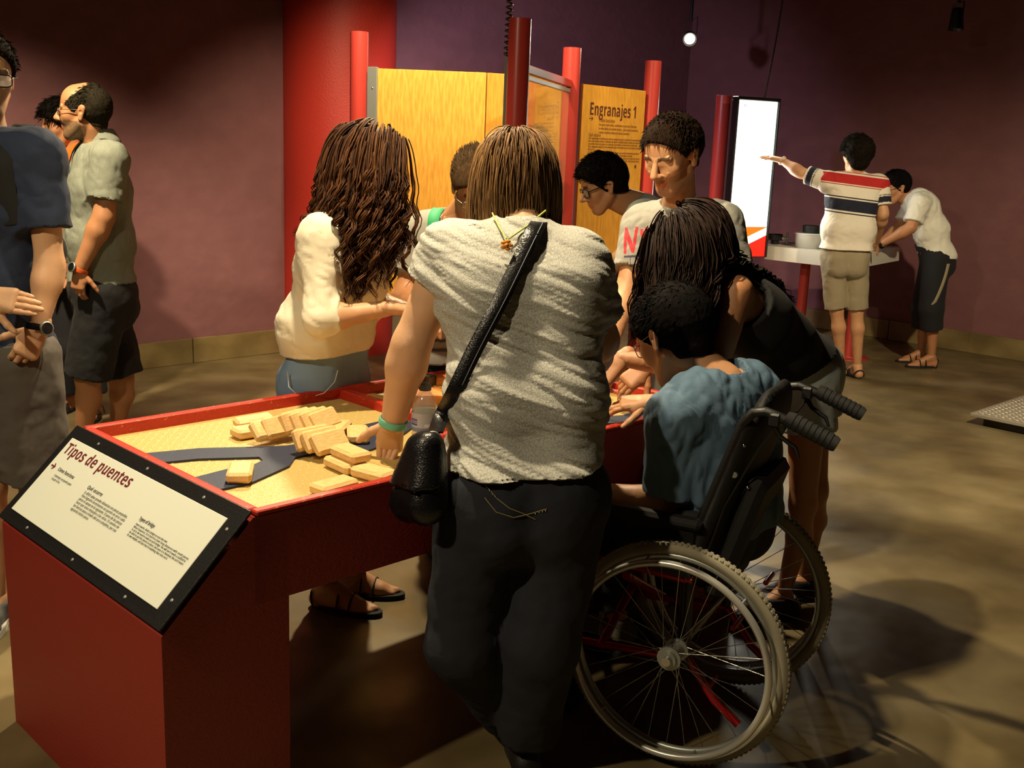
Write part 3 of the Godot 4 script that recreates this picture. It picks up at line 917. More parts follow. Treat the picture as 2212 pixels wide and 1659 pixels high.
# ---------------------------------------------------------------- glowing sign, white table, ramp, far things
func far_things() -> void:
	post("red tubular post beside the glowing sign", 1.50, -8.30, 2.0, 0.055)
	var c := Vector3(1.722, 0, -8.1)
	var u := Vector3(0.906, 0, -0.423).normalized()
	var nn := Vector3(0.423, 0, 0.906).normalized()
	var ts := thing("glowing_sign", "tall glowing white sign with an orange and red foot", "light box", Vector3(c.x, 0.82, c.z - 0.03))
	var BS := Basis(u, Vector3.UP, nn)
	var k := Acc.new()
	k.rbox(Transform3D(BS, c + Vector3(0, 1.392, 0) - nn * 0.032), Vector3(0.375, 1.145, 0.05), 0.004)
	mk("casing", k, M.black, ts)
	for q in [[-0.185, 0.014, 1.145, 1.392], [0.185, 0.014, 1.145, 1.392]]:
		k = Acc.new()
		k.rbox(Transform3D(BS, c + u * q[0] + Vector3(0, q[3], 0) - nn * 0.022), Vector3(q[1], q[2], 0.07), 0.003)
		mk("edge_strip", k, M.black, ts)
	k = Acc.new()
	k.rbox(Transform3D(BS, c + Vector3(0, 1.975, 0) - nn * 0.022), Vector3(0.385, 0.024, 0.07), 0.003)
	mk("edge_strip", k, M.black, ts)
	var glow := func(col, e):
		var m := mat(col, 0.4)
		m.emission_enabled = true
		m.emission = col
		m.emission_energy_multiplier = e
		return m
	k = Acc.new()
	k.rbox(Transform3D(BS, c + Vector3(0, 1.505, 0) - nn * 0.004), Vector3(0.35, 0.915, 0.006), 0.001)
	var scr := mk("lit_screen", k, glow.call(rgb(236, 255, 244), GLOW), ts)
	k = Acc.new()
	for q in [[-0.125, 0.438], [-0.11, 0.438], [-0.118, 0.428]]:
		k.ball(c + u * q[0] + Vector3(0, 1.49 + q[1], 0.0), Vector3(0.003, 0.003, 0.001), 8)
	mk("printed_dots", k, M.ink, scr)
	# lower print: orange field, white diagonal, red field
	var Q := Transform3D(Basis(u, nn, Vector3.UP), c - nn * 0.0065)
	k = Acc.new()
	k.prism(Q, PackedVector2Array([Vector2(-0.175, 1.046), Vector2(0.175, 1.046), Vector2(-0.175, 0.90)]), 0.006)
	mk("orange_field", k, glow.call(rgb(255, 120, 20), 0.75), ts)
	k = Acc.new()
	k.prism(Q, PackedVector2Array([Vector2(-0.175, 0.90), Vector2(0.175, 1.046), Vector2(0.175, 0.985), Vector2(-0.175, 0.838)]), 0.006)
	mk("white_band", k, glow.call(rgb(255, 250, 236), 1.0), ts)
	k = Acc.new()
	k.prism(Q, PackedVector2Array([Vector2(-0.175, 0.838), Vector2(0.175, 0.985), Vector2(0.175, 0.825), Vector2(-0.175, 0.825)]), 0.006)
	mk("red_field", k, glow.call(rgb(240, 36, 22), 0.8), ts)
	var al := AreaLight3D.new()
	al.name = "light"
	al.area_size = Vector2(0.34, 0.91)
	al.light_color = rgb(255, 250, 232)
	al.light_energy = SIGN_E
	al.area_range = 12.0
	al.shadow_enabled = true
	ts.add_child(al)
	al.global_transform = Transform3D(Basis(-u, Vector3.UP, -nn), c + Vector3(0, 1.505, 0) + nn * 0.006)
	# cord to the ceiling
	var co := thing("power_cord", "thin beaded cord rising from the glowing sign to the ceiling", "cord", Vector3(1.775, 1.987, -8.155))
	var ps := []
	for t in 40:
		var yy := 1.99 + 1.61 * t / 39.0
		ps.append(Vector3(1.775 + 0.075 * sin((yy - 1.99) * 1.6), yy, -8.155))
	k = Acc.new()
	k.tube(ps, 0.006, 6)
	var cord := mk("cord", k, mat(rgb(26, 26, 28), 0.4), co)
	k = Acc.new()
	for t in 110:
		var yy := 1.995 + 1.6 * t / 109.0
		k.ball(Vector3(1.775 + 0.075 * sin((yy - 1.99) * 1.6), yy, -8.155), Vector3(0.0085, 0.004, 0.0085), 6)
	mk("cord_beads", k, mat(rgb(90, 88, 84), 0.35), cord).set_meta("kind", "stuff")
	# white counter
	var wt := thing("white_counter", "white counter with a rounded front on a red leg under the glowing sign", "counter", Vector3(2.4, 0, -8.25))
	var pl := PackedVector2Array([Vector2(1.92, -8.33), Vector2(2.28, -7.99), Vector2(2.36, -7.95), Vector2(2.50, -7.95), Vector2(2.58, -7.99), Vector2(3.08, -8.66), Vector2(3.08, -8.74), Vector2(2.6, -9.0), Vector2(2.0, -8.8)])
	k = Acc.new()
	k.prism(Transform3D(Basis.IDENTITY, Vector3(0, 0.79, 0)), pl, 0.105)
	mk("counter_top", k, mat(rgb(214, 212, 200), 0.4), wt)
	k = Acc.new()
	k.lathe(Transform3D(Basis.IDENTITY, Vector3(2.25, 0, -8.35)), [Vector2(0.16, 0.0), Vector2(0.16, 0.01), Vector2(0.038, 0.014), Vector2(0.038, 0.79)], 20)
	mk("leg", k, M.redpost, wt)
	k = Acc.new()
	k.lathe(Transform3D(Basis.IDENTITY, Vector3(2.72, 0, -8.55)), [Vector2(0.16, 0.0), Vector2(0.16, 0.01), Vector2(0.038, 0.014), Vector2(0.038, 0.79)], 20)
	mk("leg", k, M.redpost, wt)
	# tub with dark lid, dark device and small stand on it
	var bp := Vector3(2.24, 0.896, -8.28)
	var tub := thing("white_tub", "white plastic tub with a round black lid on the counter", "tub", bp)
	k = Acc.new()
	k.lathe(Transform3D(Basis.IDENTITY, bp), [Vector2(0.0, 0.0), Vector2(0.10, 0.0), Vector2(0.108, 0.10), Vector2(0.116, 0.104), Vector2(0.114, 0.112), Vector2(0.0, 0.113)], 28)
	mk("tub_body", k, mat(rgb(232, 232, 224), 0.4), tub)
	k = Acc.new()
	k.lathe(Transform3D(Basis.IDENTITY, bp + Vector3(0.01, 0, 0)), [Vector2(0.064, 0.112), Vector2(0.07, 0.165), Vector2(0.066, 0.17), Vector2(0.0, 0.171)], 24)
	mk("lid", k, mat(rgb(32, 38, 38), 0.5), tub)
	var dp := Vector3(2.06, 0.896, -8.50)
	var dv := thing("dark_device", "small black device with a steel clamp on the counter", "device", dp)
	k = Acc.new()
	k.rbox(Transform3D(Basis(Vector3.UP, 0.3), dp + Vector3(-0.03, 0.055, 0)), Vector3(0.10, 0.05, 0.07), 0.006)
	mk("case", k, M.black, dv)
	k = Acc.new()
	k.tube([dp + Vector3(0.06, 0, 0.02), dp + Vector3(0.06, 0.1, 0.02)], 0.009, 8)
	mk("clamp_post", k, M.steel, dv)
	k = Acc.new()
	k.rbox(Transform3D(Basis.IDENTITY, dp + Vector3(0.05, 0.05, 0.02)), Vector3(0.07, 0.024, 0.03), 0.004)
	mk("clamp", k, M.steel, dv)
	k = Acc.new()
	k.lathe(Transform3D(Basis.IDENTITY, dp + Vector3(0.06, 0, 0.02)), [Vector2(0.0, 0.0), Vector2(0.035, 0.0), Vector2(0.035, 0.005), Vector2(0.009, 0.008)], 16)
	mk("base", k, M.steel, dv)
	k = Acc.new()
	k.rbox(Transform3D(Basis(Vector3.UP, 0.3), dp + Vector3(-0.03, 0.015, 0)), Vector3(0.05, 0.03, 0.05), 0.004)
	mk("pedestal", k, M.black, dv)
	# chequer plate platform at the right
	var P0 := Vector3(2.84, 0, -6.44)
	var pw := 1.5
	var pd := 1.2
	var ux := Vector3(0.70, 0, 0.714).normalized()
	var uz := Vector3(0.714, 0, -0.70).normalized()
	var pt := thing("metal_platform", "low steel chequer plate platform on a black base", "platform", P0 + ux * 0.5 + uz * 0.5)
	var PB := Basis(ux, Vector3.UP, -uz)
	k = Acc.new()
	k.rbox(Transform3D(PB, P0 + ux * pw / 2 + uz * pd / 2 + Vector3(0, 0.062, 0)), Vector3(pw, 0.022, pd), 0.003)
	var plm := weave(mat(rgb(190, 184, 168), 0.36, 0.45), M.fine, 6.0, 0.2)
	var plate := mk("plate", k, plm, pt)
	k = Acc.new()
	var row := 0
	var zz := 0.03
	while zz < pd - 0.02:
		var xx := 0.03 + (0.02 if row % 2 == 1 else 0.0)
		while xx < pw - 0.02:
			var q := P0 + ux * xx + uz * zz + Vector3(0, 0.0725, 0)
			var an := 0.5 if row % 2 == 0 else -0.5
			k.ball(q, Vector3(0.015, 0.005, 0.006), 8, Color.WHITE, PB * Basis(Vector3.UP, an + 0.78))
			xx += 0.042
		zz += 0.026
		row += 1
	mk("tread_lugs", k, plm, plate).set_meta("kind", "stuff")
	k = Acc.new()
	k.rbox(Transform3D(PB, P0 + ux * (pw / 2 + 0.03) + uz * pd / 2 + Vector3(0, 0.0255, 0)), Vector3(pw - 0.08, 0.051, pd - 0.08), 0.003)
	mk("base_box", k, M.black, pt)

# ---------------------------------------------------------------- wheelchair
const CO := Vector3(0.5604, 0, -2.7868)
const CX := Vector3(0.4536, 0, -0.8912)
const CF := Vector3(-0.8912, 0, -0.4536)
func cp(x: float, y: float, z: float) -> Vector3:
	return CO + CX * x + CF * z + Vector3(0, y, 0)
func wheelchair() -> void:
	var w := thing("wheelchair", "black wheelchair with red frame tubes pushed up to the table", "wheelchair", CO)
	var k: Acc
	var tireM := weave(mat(rgb(146, 140, 120), 0.8), M.cloth, 25.0, 0.6)
	var rimM := mat(rgb(168, 172, 168), 0.38, 0.55)
	var redM := mat(rgb(170, 26, 24), 0.25, 0.3)
	var sx := [-0.25, 0.25]
	for s in 2:
		var x: float = sx[s]
		var out := -1.0 if s == 0 else 1.0
		var c := cp(x, 0.305, 0.0)
		var ring := func(r, dx, tr, sides, seg):
			var ps := []
			for t in seg: ps.append(c + CX * dx + Vector3(0, cos(TAU * t / seg) * r, 0) + CF * (sin(TAU * t / seg) * r))
			var q := Acc.new()
			q.tube(ps, tr, sides, Color.WHITE, true, false)
			return q
		var tire := mk("tire", ring.call(0.288, 0.0, 0.0165, 12, 96), tireM, w)
		# raised tread blocks
		k = Acc.new()
		for t in 120:
			var an := TAU * t / 120
			for dx in [-0.007, 0.007]:
				var o := Vector3(0, cos(an), 0) + CF * sin(an)
				k.rbox(Transform3D(Basis(CX, o, CX.cross(o)), c + CX * dx + o * 0.3025), Vector3(0.009, 0.004, 0.009), 0.001)
		mk("tread", k, tireM, tire).set_meta("kind", "stuff")
		mk("rim", ring.call(0.268, 0.0, 0.0095, 10, 96), rimM, w)
		var hr := mk("hand_rim", ring.call(0.262, out * 0.05, 0.0095, 10, 96), mat(rgb(204, 204, 198), 0.34, 0.55), w)
		for t in 6:
			var an := TAU * (t + 0.3) / 6
			var o := Vector3(0, cos(an), 0) + CF * sin(an)
			k = Acc.new()
			k.tube([c + o * 0.266, c + o * 0.262 + CX * out * 0.047], 0.004, 6)
			mk("hand_rim_tab", k, rimM, hr)
		k = Acc.new()
		k.tube([c - CX * out * 0.05, c + CX * out * 0.045], 0.022, 16)
		k.tube([c + CX * out * 0.03, c + CX * out * 0.036], 0.032, 16)
		k.tube([c - CX * out * 0.03, c - CX * out * 0.024], 0.032, 16)
		var hub := mk("hub", k, M.steel, w)
		k = Acc.new()
		k.tube([c + CX * out * 0.045, c + CX * out * 0.058], 0.012, 12)
		mk("axle_cap", k, M.chrome, hub)
		for t in 32:
			var an := TAU * t / 32
			var of := (0.45 if t % 4 < 2 else -0.45)
			var dx := 0.027 if t % 2 == 0 else -0.027
			var o1 := Vector3(0, cos(an + of), 0) + CF * sin(an + of)
			var o2 := Vector3(0, cos(an), 0) + CF * sin(an)
			k = Acc.new()
			k.tube([c + CX * dx + o1 * 0.03, c + o2 * 0.262], 0.0011, 5)
			mk("spoke", k, M.chrome, w)
	# frame tubes
	var tb := func(nm, ps, r, m):
		var q := Acc.new()
		q.tube(ps, r, 12)
		return mk(nm, q, m, w)
	var xb := 0.18
	for s in [-1.0, 1.0]:
		tb.call("back_post", [cp(s * xb, 0.30, 0.0), cp(s * xb, 0.56, 0.005), cp(s * xb, 0.88, -0.095), cp(s * xb, 0.93, -0.112), cp(s * xb, 0.958, -0.135), cp(s * xb, 0.964, -0.165), cp(s * xb, 0.955, -0.20), cp(s * xb, 0.915, -0.32)], 0.0125, M.black)
		var gr := Acc.new()
		gr.tube([cp(s * xb, 0.957, -0.215), cp(s * xb, 0.953, -0.225), cp(s * xb, 0.911, -0.335), cp(s * xb, 0.908, -0.342)], [0.017, 0.020, 0.020, 0.017], 16)
		for t in 8:
			var f := t / 8.0
			gr.tube([cp(s * xb, 0.952, -0.228).lerp(cp(s * xb, 0.912, -0.333), f), cp(s * xb, 0.952, -0.228).lerp(cp(s * xb, 0.912, -0.333), f + 0.06)], 0.0213, 16)
		mk("push_grip", gr, M.rubber, w)
		gr = Acc.new()
		gr.tube([cp(s * xb, 0.96, -0.18), cp(s * xb, 0.93, -0.19), cp(s * xb, 0.908, -0.205), cp(s * xb, 0.885, -0.245), cp(s * xb, 0.862, -0.255)], [0.009, 0.008, 0.006, 0.006, 0.004], 8)
		gr.rbox(Transform3D(Basis(CX, Vector3.UP, -CF), cp(s * xb, 0.948, -0.19)), Vector3(0.03, 0.035, 0.03), 0.005)
		mk("brake_lever", gr, M.black, w)
		tb.call("brake_cable", [cp(s * xb, 0.93, -0.19), cp(s * (xb - 0.02), 0.86, -0.15), cp(s * (xb - 0.01), 0.7, -0.08), cp(s * xb, 0.5, -0.03)], 0.003, M.black)
		tb.call("seat_tube", [cp(s * 0.19, 0.49, -0.02), cp(s * 0.19, 0.505, 0.40), cp(s * 0.18, 0.47, 0.46), cp(s * 0.19, 0.14, 0.55)], 0.0125, redM)
		tb.call("lower_tube", [cp(s * 0.19, 0.27, -0.02), cp(s * 0.19, 0.24, 0.36), cp(s * 0.185, 0.33, 0.44)], 0.0125, redM)
		tb.call("rear_tube", [cp(s * 0.19, 0.50, -0.01), cp(s * 0.19, 0.25, -0.015)], 0.0125, M.black)
		tb.call("tip_tube", [cp(s * 0.185, 0.27, -0.02), cp(s * 0.185, 0.17, -0.10), cp(s * 0.185, 0.12, -0.17)], 0.011, redM)
		# armrest and skirt guard
		gr = Acc.new()
		gr.rbox(Transform3D(Basis(CX, Vector3.UP, -CF), cp(s * 0.20, 0.648, 0.12)), Vector3(0.045, 0.028, 0.31), 0.010)
		mk("armrest", gr, M.rubber, w)
		gr = Acc.new()
		gr.rbox(Transform3D(Basis(CX, Vector3.UP, -CF), cp(s * 0.197, 0.565, 0.13)), Vector3(0.006, 0.14, 0.29), 0.002)
		mk("side_guard", gr, M.black, w)
		# caster wheel
		var cc := cp(s * 0.18, 0.095, 0.36)
		var ps := []
		for t in 40: ps.append(cc + Vector3(0, cos(TAU * t / 40) * 0.075, 0) + CF * (sin(TAU * t / 40) * 0.075))
		gr = Acc.new()
		gr.tube(ps, 0.02, 10, Color.WHITE, true, false)
		var ct := mk("caster_wheel", gr, M.rubber, w)
		gr = Acc.new()
		gr.tube([cc - CX * 0.02, cc + CX * 0.02], 0.058, 24)
		mk("caster_disc", gr, mat(rgb(60, 60, 62), 0.5), ct)
		gr = Acc.new()
		gr.tube([cc + CX * 0.028, cc + CX * 0.028 + Vector3(0, 0.1, 0), cc + Vector3(0, 0.115, 0), cc + Vector3(0, 0.22, -0.0)], 0.009, 8)
		gr.tube([cc - CX * 0.028, cc - CX * 0.028 + Vector3(0, 0.1, 0), cc + Vector3(0, 0.115, 0)], 0.009, 8)
		mk("caster_fork", gr, M.steel, w)
		gr = Acc.new()
		gr.rbox(Transform3D(Basis(CX, Vector3.UP, -CF), cp(s * 0.11, 0.13, 0.60)), Vector3(0.15, 0.012, 0.16), 0.004)
		mk("footplate", gr, M.black, w)
	tb.call("cross_brace", [cp(-0.205, 0.47, 0.16), cp(0.205, 0.25, 0.18)], 0.012, redM)
	tb.call("cross_brace", [cp(0.205, 0.47, 0.20), cp(-0.205, 0.25, 0.22)], 0.012, redM)
	tb.call("folding_bar", [cp(-xb, 0.79, -0.10), cp(xb, 0.79, -0.10)], 0.008, M.steel)
	# backrest and seat upholstery
	var cushM := weave(mat(rgb(15, 15, 18), 0.7), M.cloth, 18.0, 0.5)
	var F := Field.new()
	F.k = 0.03
	F.bone(cp(-0.15, 0.51, 0.0), cp(-0.15, 0.905, -0.112), 0.045, 0.04, 0, CF + Vector3(0, 0.15, 0), 1.7)
	F.bone(cp(0.15, 0.51, 0.0), cp(0.15, 0.905, -0.112), 0.045, 0.04, 0, CF + Vector3(0, 0.15, 0), 1.7)
	F.bone(cp(0.0, 0.52, -0.03), cp(0.0, 0.91, -0.14), 0.10, 0.09, 0, CF + Vector3(0, 0.15, 0), 3.0)
	F.bone(cp(-0.07, 0.52, -0.025), cp(-0.07, 0.91, -0.135), 0.09, 0.09, 0, CF + Vector3(0, 0.15, 0), 3.0)
	F.bone(cp(0.07, 0.52, -0.025), cp(0.07, 0.91, -0.135), 0.09, 0.09, 0, CF + Vector3(0, 0.15, 0), 3.0)
	k = Acc.new()
	F.build(k, 0.009)
	var br := mk("backrest", k, cushM, w)
	k = Acc.new()
	k.rbox(Transform3D(Basis(CX, Vector3(0, 0.96, 0) - CF * 0.28, (-CF - Vector3(0, 0.28, 0))).orthonormalized(), cp(0.0, 0.60, -0.10)), Vector3(0.29, 0.36, 0.06), 0.02)
	mk("back_pouch", k, cushM, br)
	for q in [[-0.178, 0.87, -0.118], [-0.178, 0.82, -0.10], [-0.175, 0.765, -0.085], [-0.15, 0.755, -0.13]]:
		k = Acc.new()
		k.ball(cp(q[0], q[1], q[2]), Vector3(0.006, 0.006, 0.006), 8)
		mk("stud", k, M.chrome, br)
	k = Acc.new()
	k.rbox(Transform3D(Basis(CX, Vector3.UP, -CF), cp(0, 0.515, 0.19)), Vector3(0.36, 0.055, 0.42), 0.02)
	mk("seat", k, cushM, w)
	# red reflectors in the wheels and on the frame
	for q in [[0.2, 0.383, -0.13], [0.03, 0.301, -0.09], [-0.07, 0.156, -0.06]]:
		k = Acc.new()
		k.tube([cp(q[0] - 0.04, q[1], q[2]), cp(q[0] + 0.04, q[1], q[2])], 0.008, 10)
		mk("reflector", k, mat(rgb(200, 34, 26), 0.15), w)
	tb.call("rear_axle", [cp(-0.24, 0.305, 0), cp(0.24, 0.305, 0)], 0.013, M.steel)
# ---------------------------------------------------------------- people
func torso(F: Field, S: Dictionary, inf: float, mode: String = "body") -> void:
	var b: float = S.get("bulk", 1.0)
	var lat: Vector3 = (S.sl - S.sr).normalized()
	var pel: Vector3 = (S.hl + S.hr) / 2
	var up: Vector3 = (S.nb - pel).normalized()
	var fw := lat.cross(up).normalized()
	var hl: Vector3 = (S.hl - S.hr).normalized()
	var hfw := hl.cross(Vector3.UP).normalized()
	var ch: Vector3 = pel.lerp(S.nb, 0.70) + S.get("chest", Vector3.ZERO)
	var md: Vector3 = pel.lerp(S.nb, 0.40) + S.get("mid", Vector3.ZERO)
	var ml := (lat + hl).normalized()
	var wd: float = S.get("wide", 1.0)
	if mode != "lower":
		F.bone(S.sl - lat * 0.01, S.nb - up * 0.045 - lat * 0.0, 0.050 * b + inf, 0.062 * b + inf)
		F.bone(S.sr + lat * 0.01, S.nb - up * 0.045, 0.050 * b + inf, 0.062 * b + inf)
		F.bone(ch - lat * 0.085 * wd, ch + lat * 0.085 * wd, 0.100 * b + inf)
		F.bone(ch - lat * 0.10 * wd + up * 0.08, ch + lat * 0.10 * wd + up * 0.08, 0.078 * b + inf)
		F.bone(md - ml * 0.062 * wd, md + ml * 0.062 * wd, 0.098 * b * S.get("belly", 1.0) + inf)
		for s in [-1.0, 1.0]: F.bone(ch + lat * s * 0.062 * wd, pel + hl * s * 0.062 * wd + Vector3(0, 0.03, 0), 0.096 * b + inf, 0.098 * b + inf)
		if S.has("bust"):
			for s in [-1.0, 1.0]:
				F.bone(ch + lat * s * 0.065 + fw * 0.055 - up * 0.01, ch + lat * s * 0.06 + fw * 0.075 - up * 0.03, 0.058 + inf * 0.8)
	if mode == "lower":
		for s in [-1.0, 1.0]: F.bone(pel + hl * s * 0.062 * wd + Vector3(0, 0.03, 0), pel + hl * s * 0.060 * wd + up * 0.20, 0.098 * b + inf, 0.096 * b + inf)
	var hc: Vector3 = pel + (Vector3.UP * 0.03)
	F.bone(hc - hl * 0.072 * wd, hc + hl * 0.072 * wd, 0.108 * b + inf)
	for s in [-1.0, 1.0]:
		F.bone(pel + hl * s * 0.07 - hfw * 0.045 * S.get("seat", 1.0), pel + hl * s * 0.06 - hfw * 0.05 * S.get("seat", 1.0) - Vector3(0, 0.05, 0), 0.088 * b + inf)

func legb(F: Field, h: Vector3, k: Vector3, a: Vector3, b: float, inf: float, fw: Vector3) -> void:
	F.bone(h, k, 0.086 * b + inf, 0.056 * b + inf)
	var c := k.lerp(a, 0.32) - fw * 0.012
	F.bone(k, c, 0.054 * b + inf, 0.054 * b + inf)
	F.bone(c, a, 0.054 * b + inf, 0.034 * b + inf)

func foot_dir(S: Dictionary, side: String) -> Vector3:
	if S.has("f" + side): return S["f" + side].normalized()
	var hl: Vector3 = (S.hl - S.hr)
	return Vector3(hl.x, 0, hl.z).cross(Vector3.UP).normalized()

func footb(F: Field, a: Vector3, d: Vector3, inf: float) -> void:
	var g: float = a.y - 0.085
	var h := Vector3(a.x, g + 0.032, a.z) - d * 0.03
	F.bone(a, h, 0.034 + inf, 0.031 + inf)
	F.bone(a, Vector3(a.x, g + 0.028, a.z) + d * 0.11, 0.032 + inf, 0.027 + inf)
	var l := d.cross(Vector3.UP)
	F.bone(h, Vector3(a.x, g + 0.024, a.z) + d * 0.12 + l * 0.01, 0.030 + inf, 0.028 + inf)
	F.bone(Vector3(a.x, g + 0.022, a.z) + d * 0.11 - l * 0.014, Vector3(a.x, g + 0.018, a.z) + d * 0.175 - l * 0.01, 0.024 + inf, 0.015 + inf)
	F.bone(Vector3(a.x, g + 0.022, a.z) + d * 0.11 + l * 0.014, Vector3(a.x, g + 0.016, a.z) + d * 0.16 + l * 0.014, 0.022 + inf, 0.013 + inf)

func head_frame(S: Dictionary) -> Transform3D:
	var z: Vector3 = S.face.normalized()
	var u: Vector3 = S.get("hup", Vector3.UP)
	var x := u.cross(z).normalized()
	var sc: float = S.get("hs", 1.0)
	return Transform3D(Basis(x * sc, z.cross(x) * sc, z * sc), S.hd)

func headb(F: Field, T: Transform3D, sc: float, inf: float = 0.0) -> void:
	var B := func(a, b, r1, r2 = -1.0, ax = Vector3.ZERO, sq = 1.0): F.bone(T * a, T * b, r1 * sc + inf, (r2 if r2 >= 0 else r1) * sc + inf, 0, T.basis * ax, sq)
	B.call(Vector3(0, 0.032, -0.036), Vector3(0, 0.036, 0.012), 0.080, 0.075)
	B.call(Vector3(0, 0.055, -0.02), Vector3(0, 0.05, 0.018), 0.068, 0.062)
	B.call(Vector3(0, -0.005, 0.03), Vector3(0, -0.062, 0.038), 0.062, 0.046)
	for s in [-1.0, 1.0]:
		B.call(Vector3(s * 0.050, -0.045, 0.0), Vector3(s * 0.020, -0.092, 0.052), 0.024, 0.021)
		B.call(Vector3(s * 0.040, -0.018, 0.056), Vector3(s * 0.030, -0.030, 0.060), 0.024)
	B.call(Vector3(-0.010, -0.098, 0.062), Vector3(0.010, -0.098, 0.062), 0.017)

func build_head(acc: Acc, S: Dictionary, cell: float, paint) -> void:
	var T := head_frame(S)
	var sc: float = S.get("hs", 1.0)
	var F := Field.new()
	F.k = 0.020 * sc
	headb(F, T, sc)
	var B := func(a, b, r1, r2 = -1.0, ax = Vector3.ZERO, sq = 1.0): F.bone(T * a, T * b, r1 * sc, (r2 if r2 >= 0 else r1) * sc, 0, T.basis * ax, sq)
	# neck stub, brow, nose, lips, ears
	var nk: Vector3 = T * Vector3(0, -0.06, -0.02)
	F.bone(S.nb, nk, 0.056 * sc, 0.052 * sc)
	F.build(acc, cell, paint)
	var G := Field.new()
	G.k = 0.008 * sc
	var C := func(a, b, r1, r2 = -1.0, ax = Vector3.ZERO, sq = 1.0): G.bone(T * a, T * b, r1 * sc, (r2 if r2 >= 0 else r1) * sc, 0, T.basis * ax, sq)
	C.call(Vector3(-0.040, 0.022, 0.072), Vector3(0.040, 0.022, 0.072), 0.0135)
	C.call(Vector3(-0.012, 0.024, 0.080), Vector3(0.012, 0.024, 0.080), 0.0125)
	C.call(Vector3(0, 0.014, 0.088), Vector3(0, -0.026, 0.111), 0.0085, 0.0125)
	for s in [-1.0, 1.0]:
		C.call(Vector3(s * 0.011, -0.030, 0.100), Vector3(s * 0.012, -0.032, 0.092), 0.0088)
		C.call(Vector3(s * 0.033, -0.024, 0.073), Vector3(s * 0.020, -0.040, 0.076), 0.014, 0.012)
	C.call(Vector3(0, -0.038, 0.080), Vector3(0, -0.078, 0.072), 0.014, 0.014)
	C.call(Vector3(-0.020, -0.0585, 0.076), Vector3(0, -0.058, 0.0835), 0.004, 0.0055)
	C.call(Vector3(0.020, -0.0585, 0.076), Vector3(0, -0.058, 0.0835), 0.004, 0.0055)
	C.call(Vector3(-0.017, -0.067, 0.076), Vector3(0, -0.0685, 0.0815), 0.004, 0.006)
	C.call(Vector3(0.017, -0.067, 0.076), Vector3(0, -0.0685, 0.0815), 0.004, 0.006)
	G.build(acc, cell * 0.8, paint)
	var E := Field.new()
	E.k = 0.006 * sc
	for s in [-1.0, 1.0]:
		E.bone(T * Vector3(s * 0.080, 0.016, -0.014), T * Vector3(s * 0.078, -0.026, -0.004), 0.0165 * sc, 0.0105 * sc, 0, T.basis * Vector3(1, 0, 0.35 * s), 1.7)
		E.bone(T * Vector3(s * 0.074, 0.005, -0.006), T * Vector3(s * 0.068, 0.0, 0.0), 0.012 * sc)
		E.holes.append([T * Vector3(s * 0.0935, 0.0, -0.008), 0.0105 * sc])
	E.build(acc, cell * 0.75, paint)

func hand(acc: Acc, w: Vector3, d: Vector3, back: Vector3, thumb: float, curl: Array, cell: float, paint, sc: float = 1.0, spread: float = 0.06) -> void:
	d = d.normalized()
	back = (back - d * back.dot(d)).normalized()
	var l := d.cross(back) * thumb
	var F := Field.new()
	F.k = 0.010
	for q in [[-0.024, 0.016], [-0.008, 0.017], [0.008, 0.017], [0.023, 0.016]]:
		F.bone(w + l * q[0] * 0.55 * sc, w + d * 0.082 * sc + l * q[0] * sc, 0.0165 * sc, 0.0135 * sc)
	F.bone(w - d * 0.02, w + d * 0.02, 0.026 * sc, 0.022 * sc, 0, back, 1.3)
	F.bone(w + d * 0.02 * sc + l * 0.014 * sc - back * 0.006, w + d * 0.05 * sc + l * 0.028 * sc - back * 0.008, 0.017 * sc, 0.015 * sc)
	F.build(acc, cell, paint)
	var fin := [[0.027, 0.070, 0.0088], [0.009, 0.078, 0.0092], [-0.010, 0.073, 0.0088], [-0.026, 0.056, 0.0078]]
	for j in 4:
		var G := Field.new()
		G.k = 0.004
		var p: Vector3 = w + d * (0.083 - 0.006 * absf(j - 1.0)) * sc + l * fin[j][0] * sc
		var dir := d.rotated(back, -spread * (1.5 - j) * thumb * -1.0)
		var ax := l
		var ang := 0.0
		var r: float = fin[j][2] * sc
		G.bone(p - d * 0.02, p, r * 1.15, r * 1.1)
		for q in 3:
			ang += curl[q] * (1.0 + 0.12 * j)
			var dd := (dir * cos(ang) - back * sin(ang)).normalized()
			var e: Vector3 = p + dd * fin[j][1] * [0.46, 0.30, 0.24][q] * sc
			G.bone(p, e, r * [1.08, 0.98, 0.90][q], r * [0.98, 0.90, 0.78][q])
			p = e
		G.build(acc, cell, paint)
	var H := Field.new()
	H.k = 0.005
	var t0 := w + d * 0.022 * sc + l * 0.020 * sc - back * 0.006
	var ta: Vector3 = (d * 0.62 + l * 0.72 - back * (0.15 + curl[0] * 0.35)).normalized()
	var t1: Vector3 = t0 + ta * 0.040 * sc
	var t2: Vector3 = t1 + (ta + d * 0.25 - back * curl[1] * 0.4).normalized() * 0.030 * sc
	var t3: Vector3 = t2 + (ta + d * 0.5 - back * curl[1] * 0.6).normalized() * 0.024 * sc
	H.bone(t0, t1, 0.0145 * sc, 0.0115 * sc)
	H.bone(t1, t2, 0.0112 * sc, 0.0102 * sc)
	H.bone(t2, t3, 0.0102 * sc, 0.0080 * sc)
	H.build(acc, cell, paint)

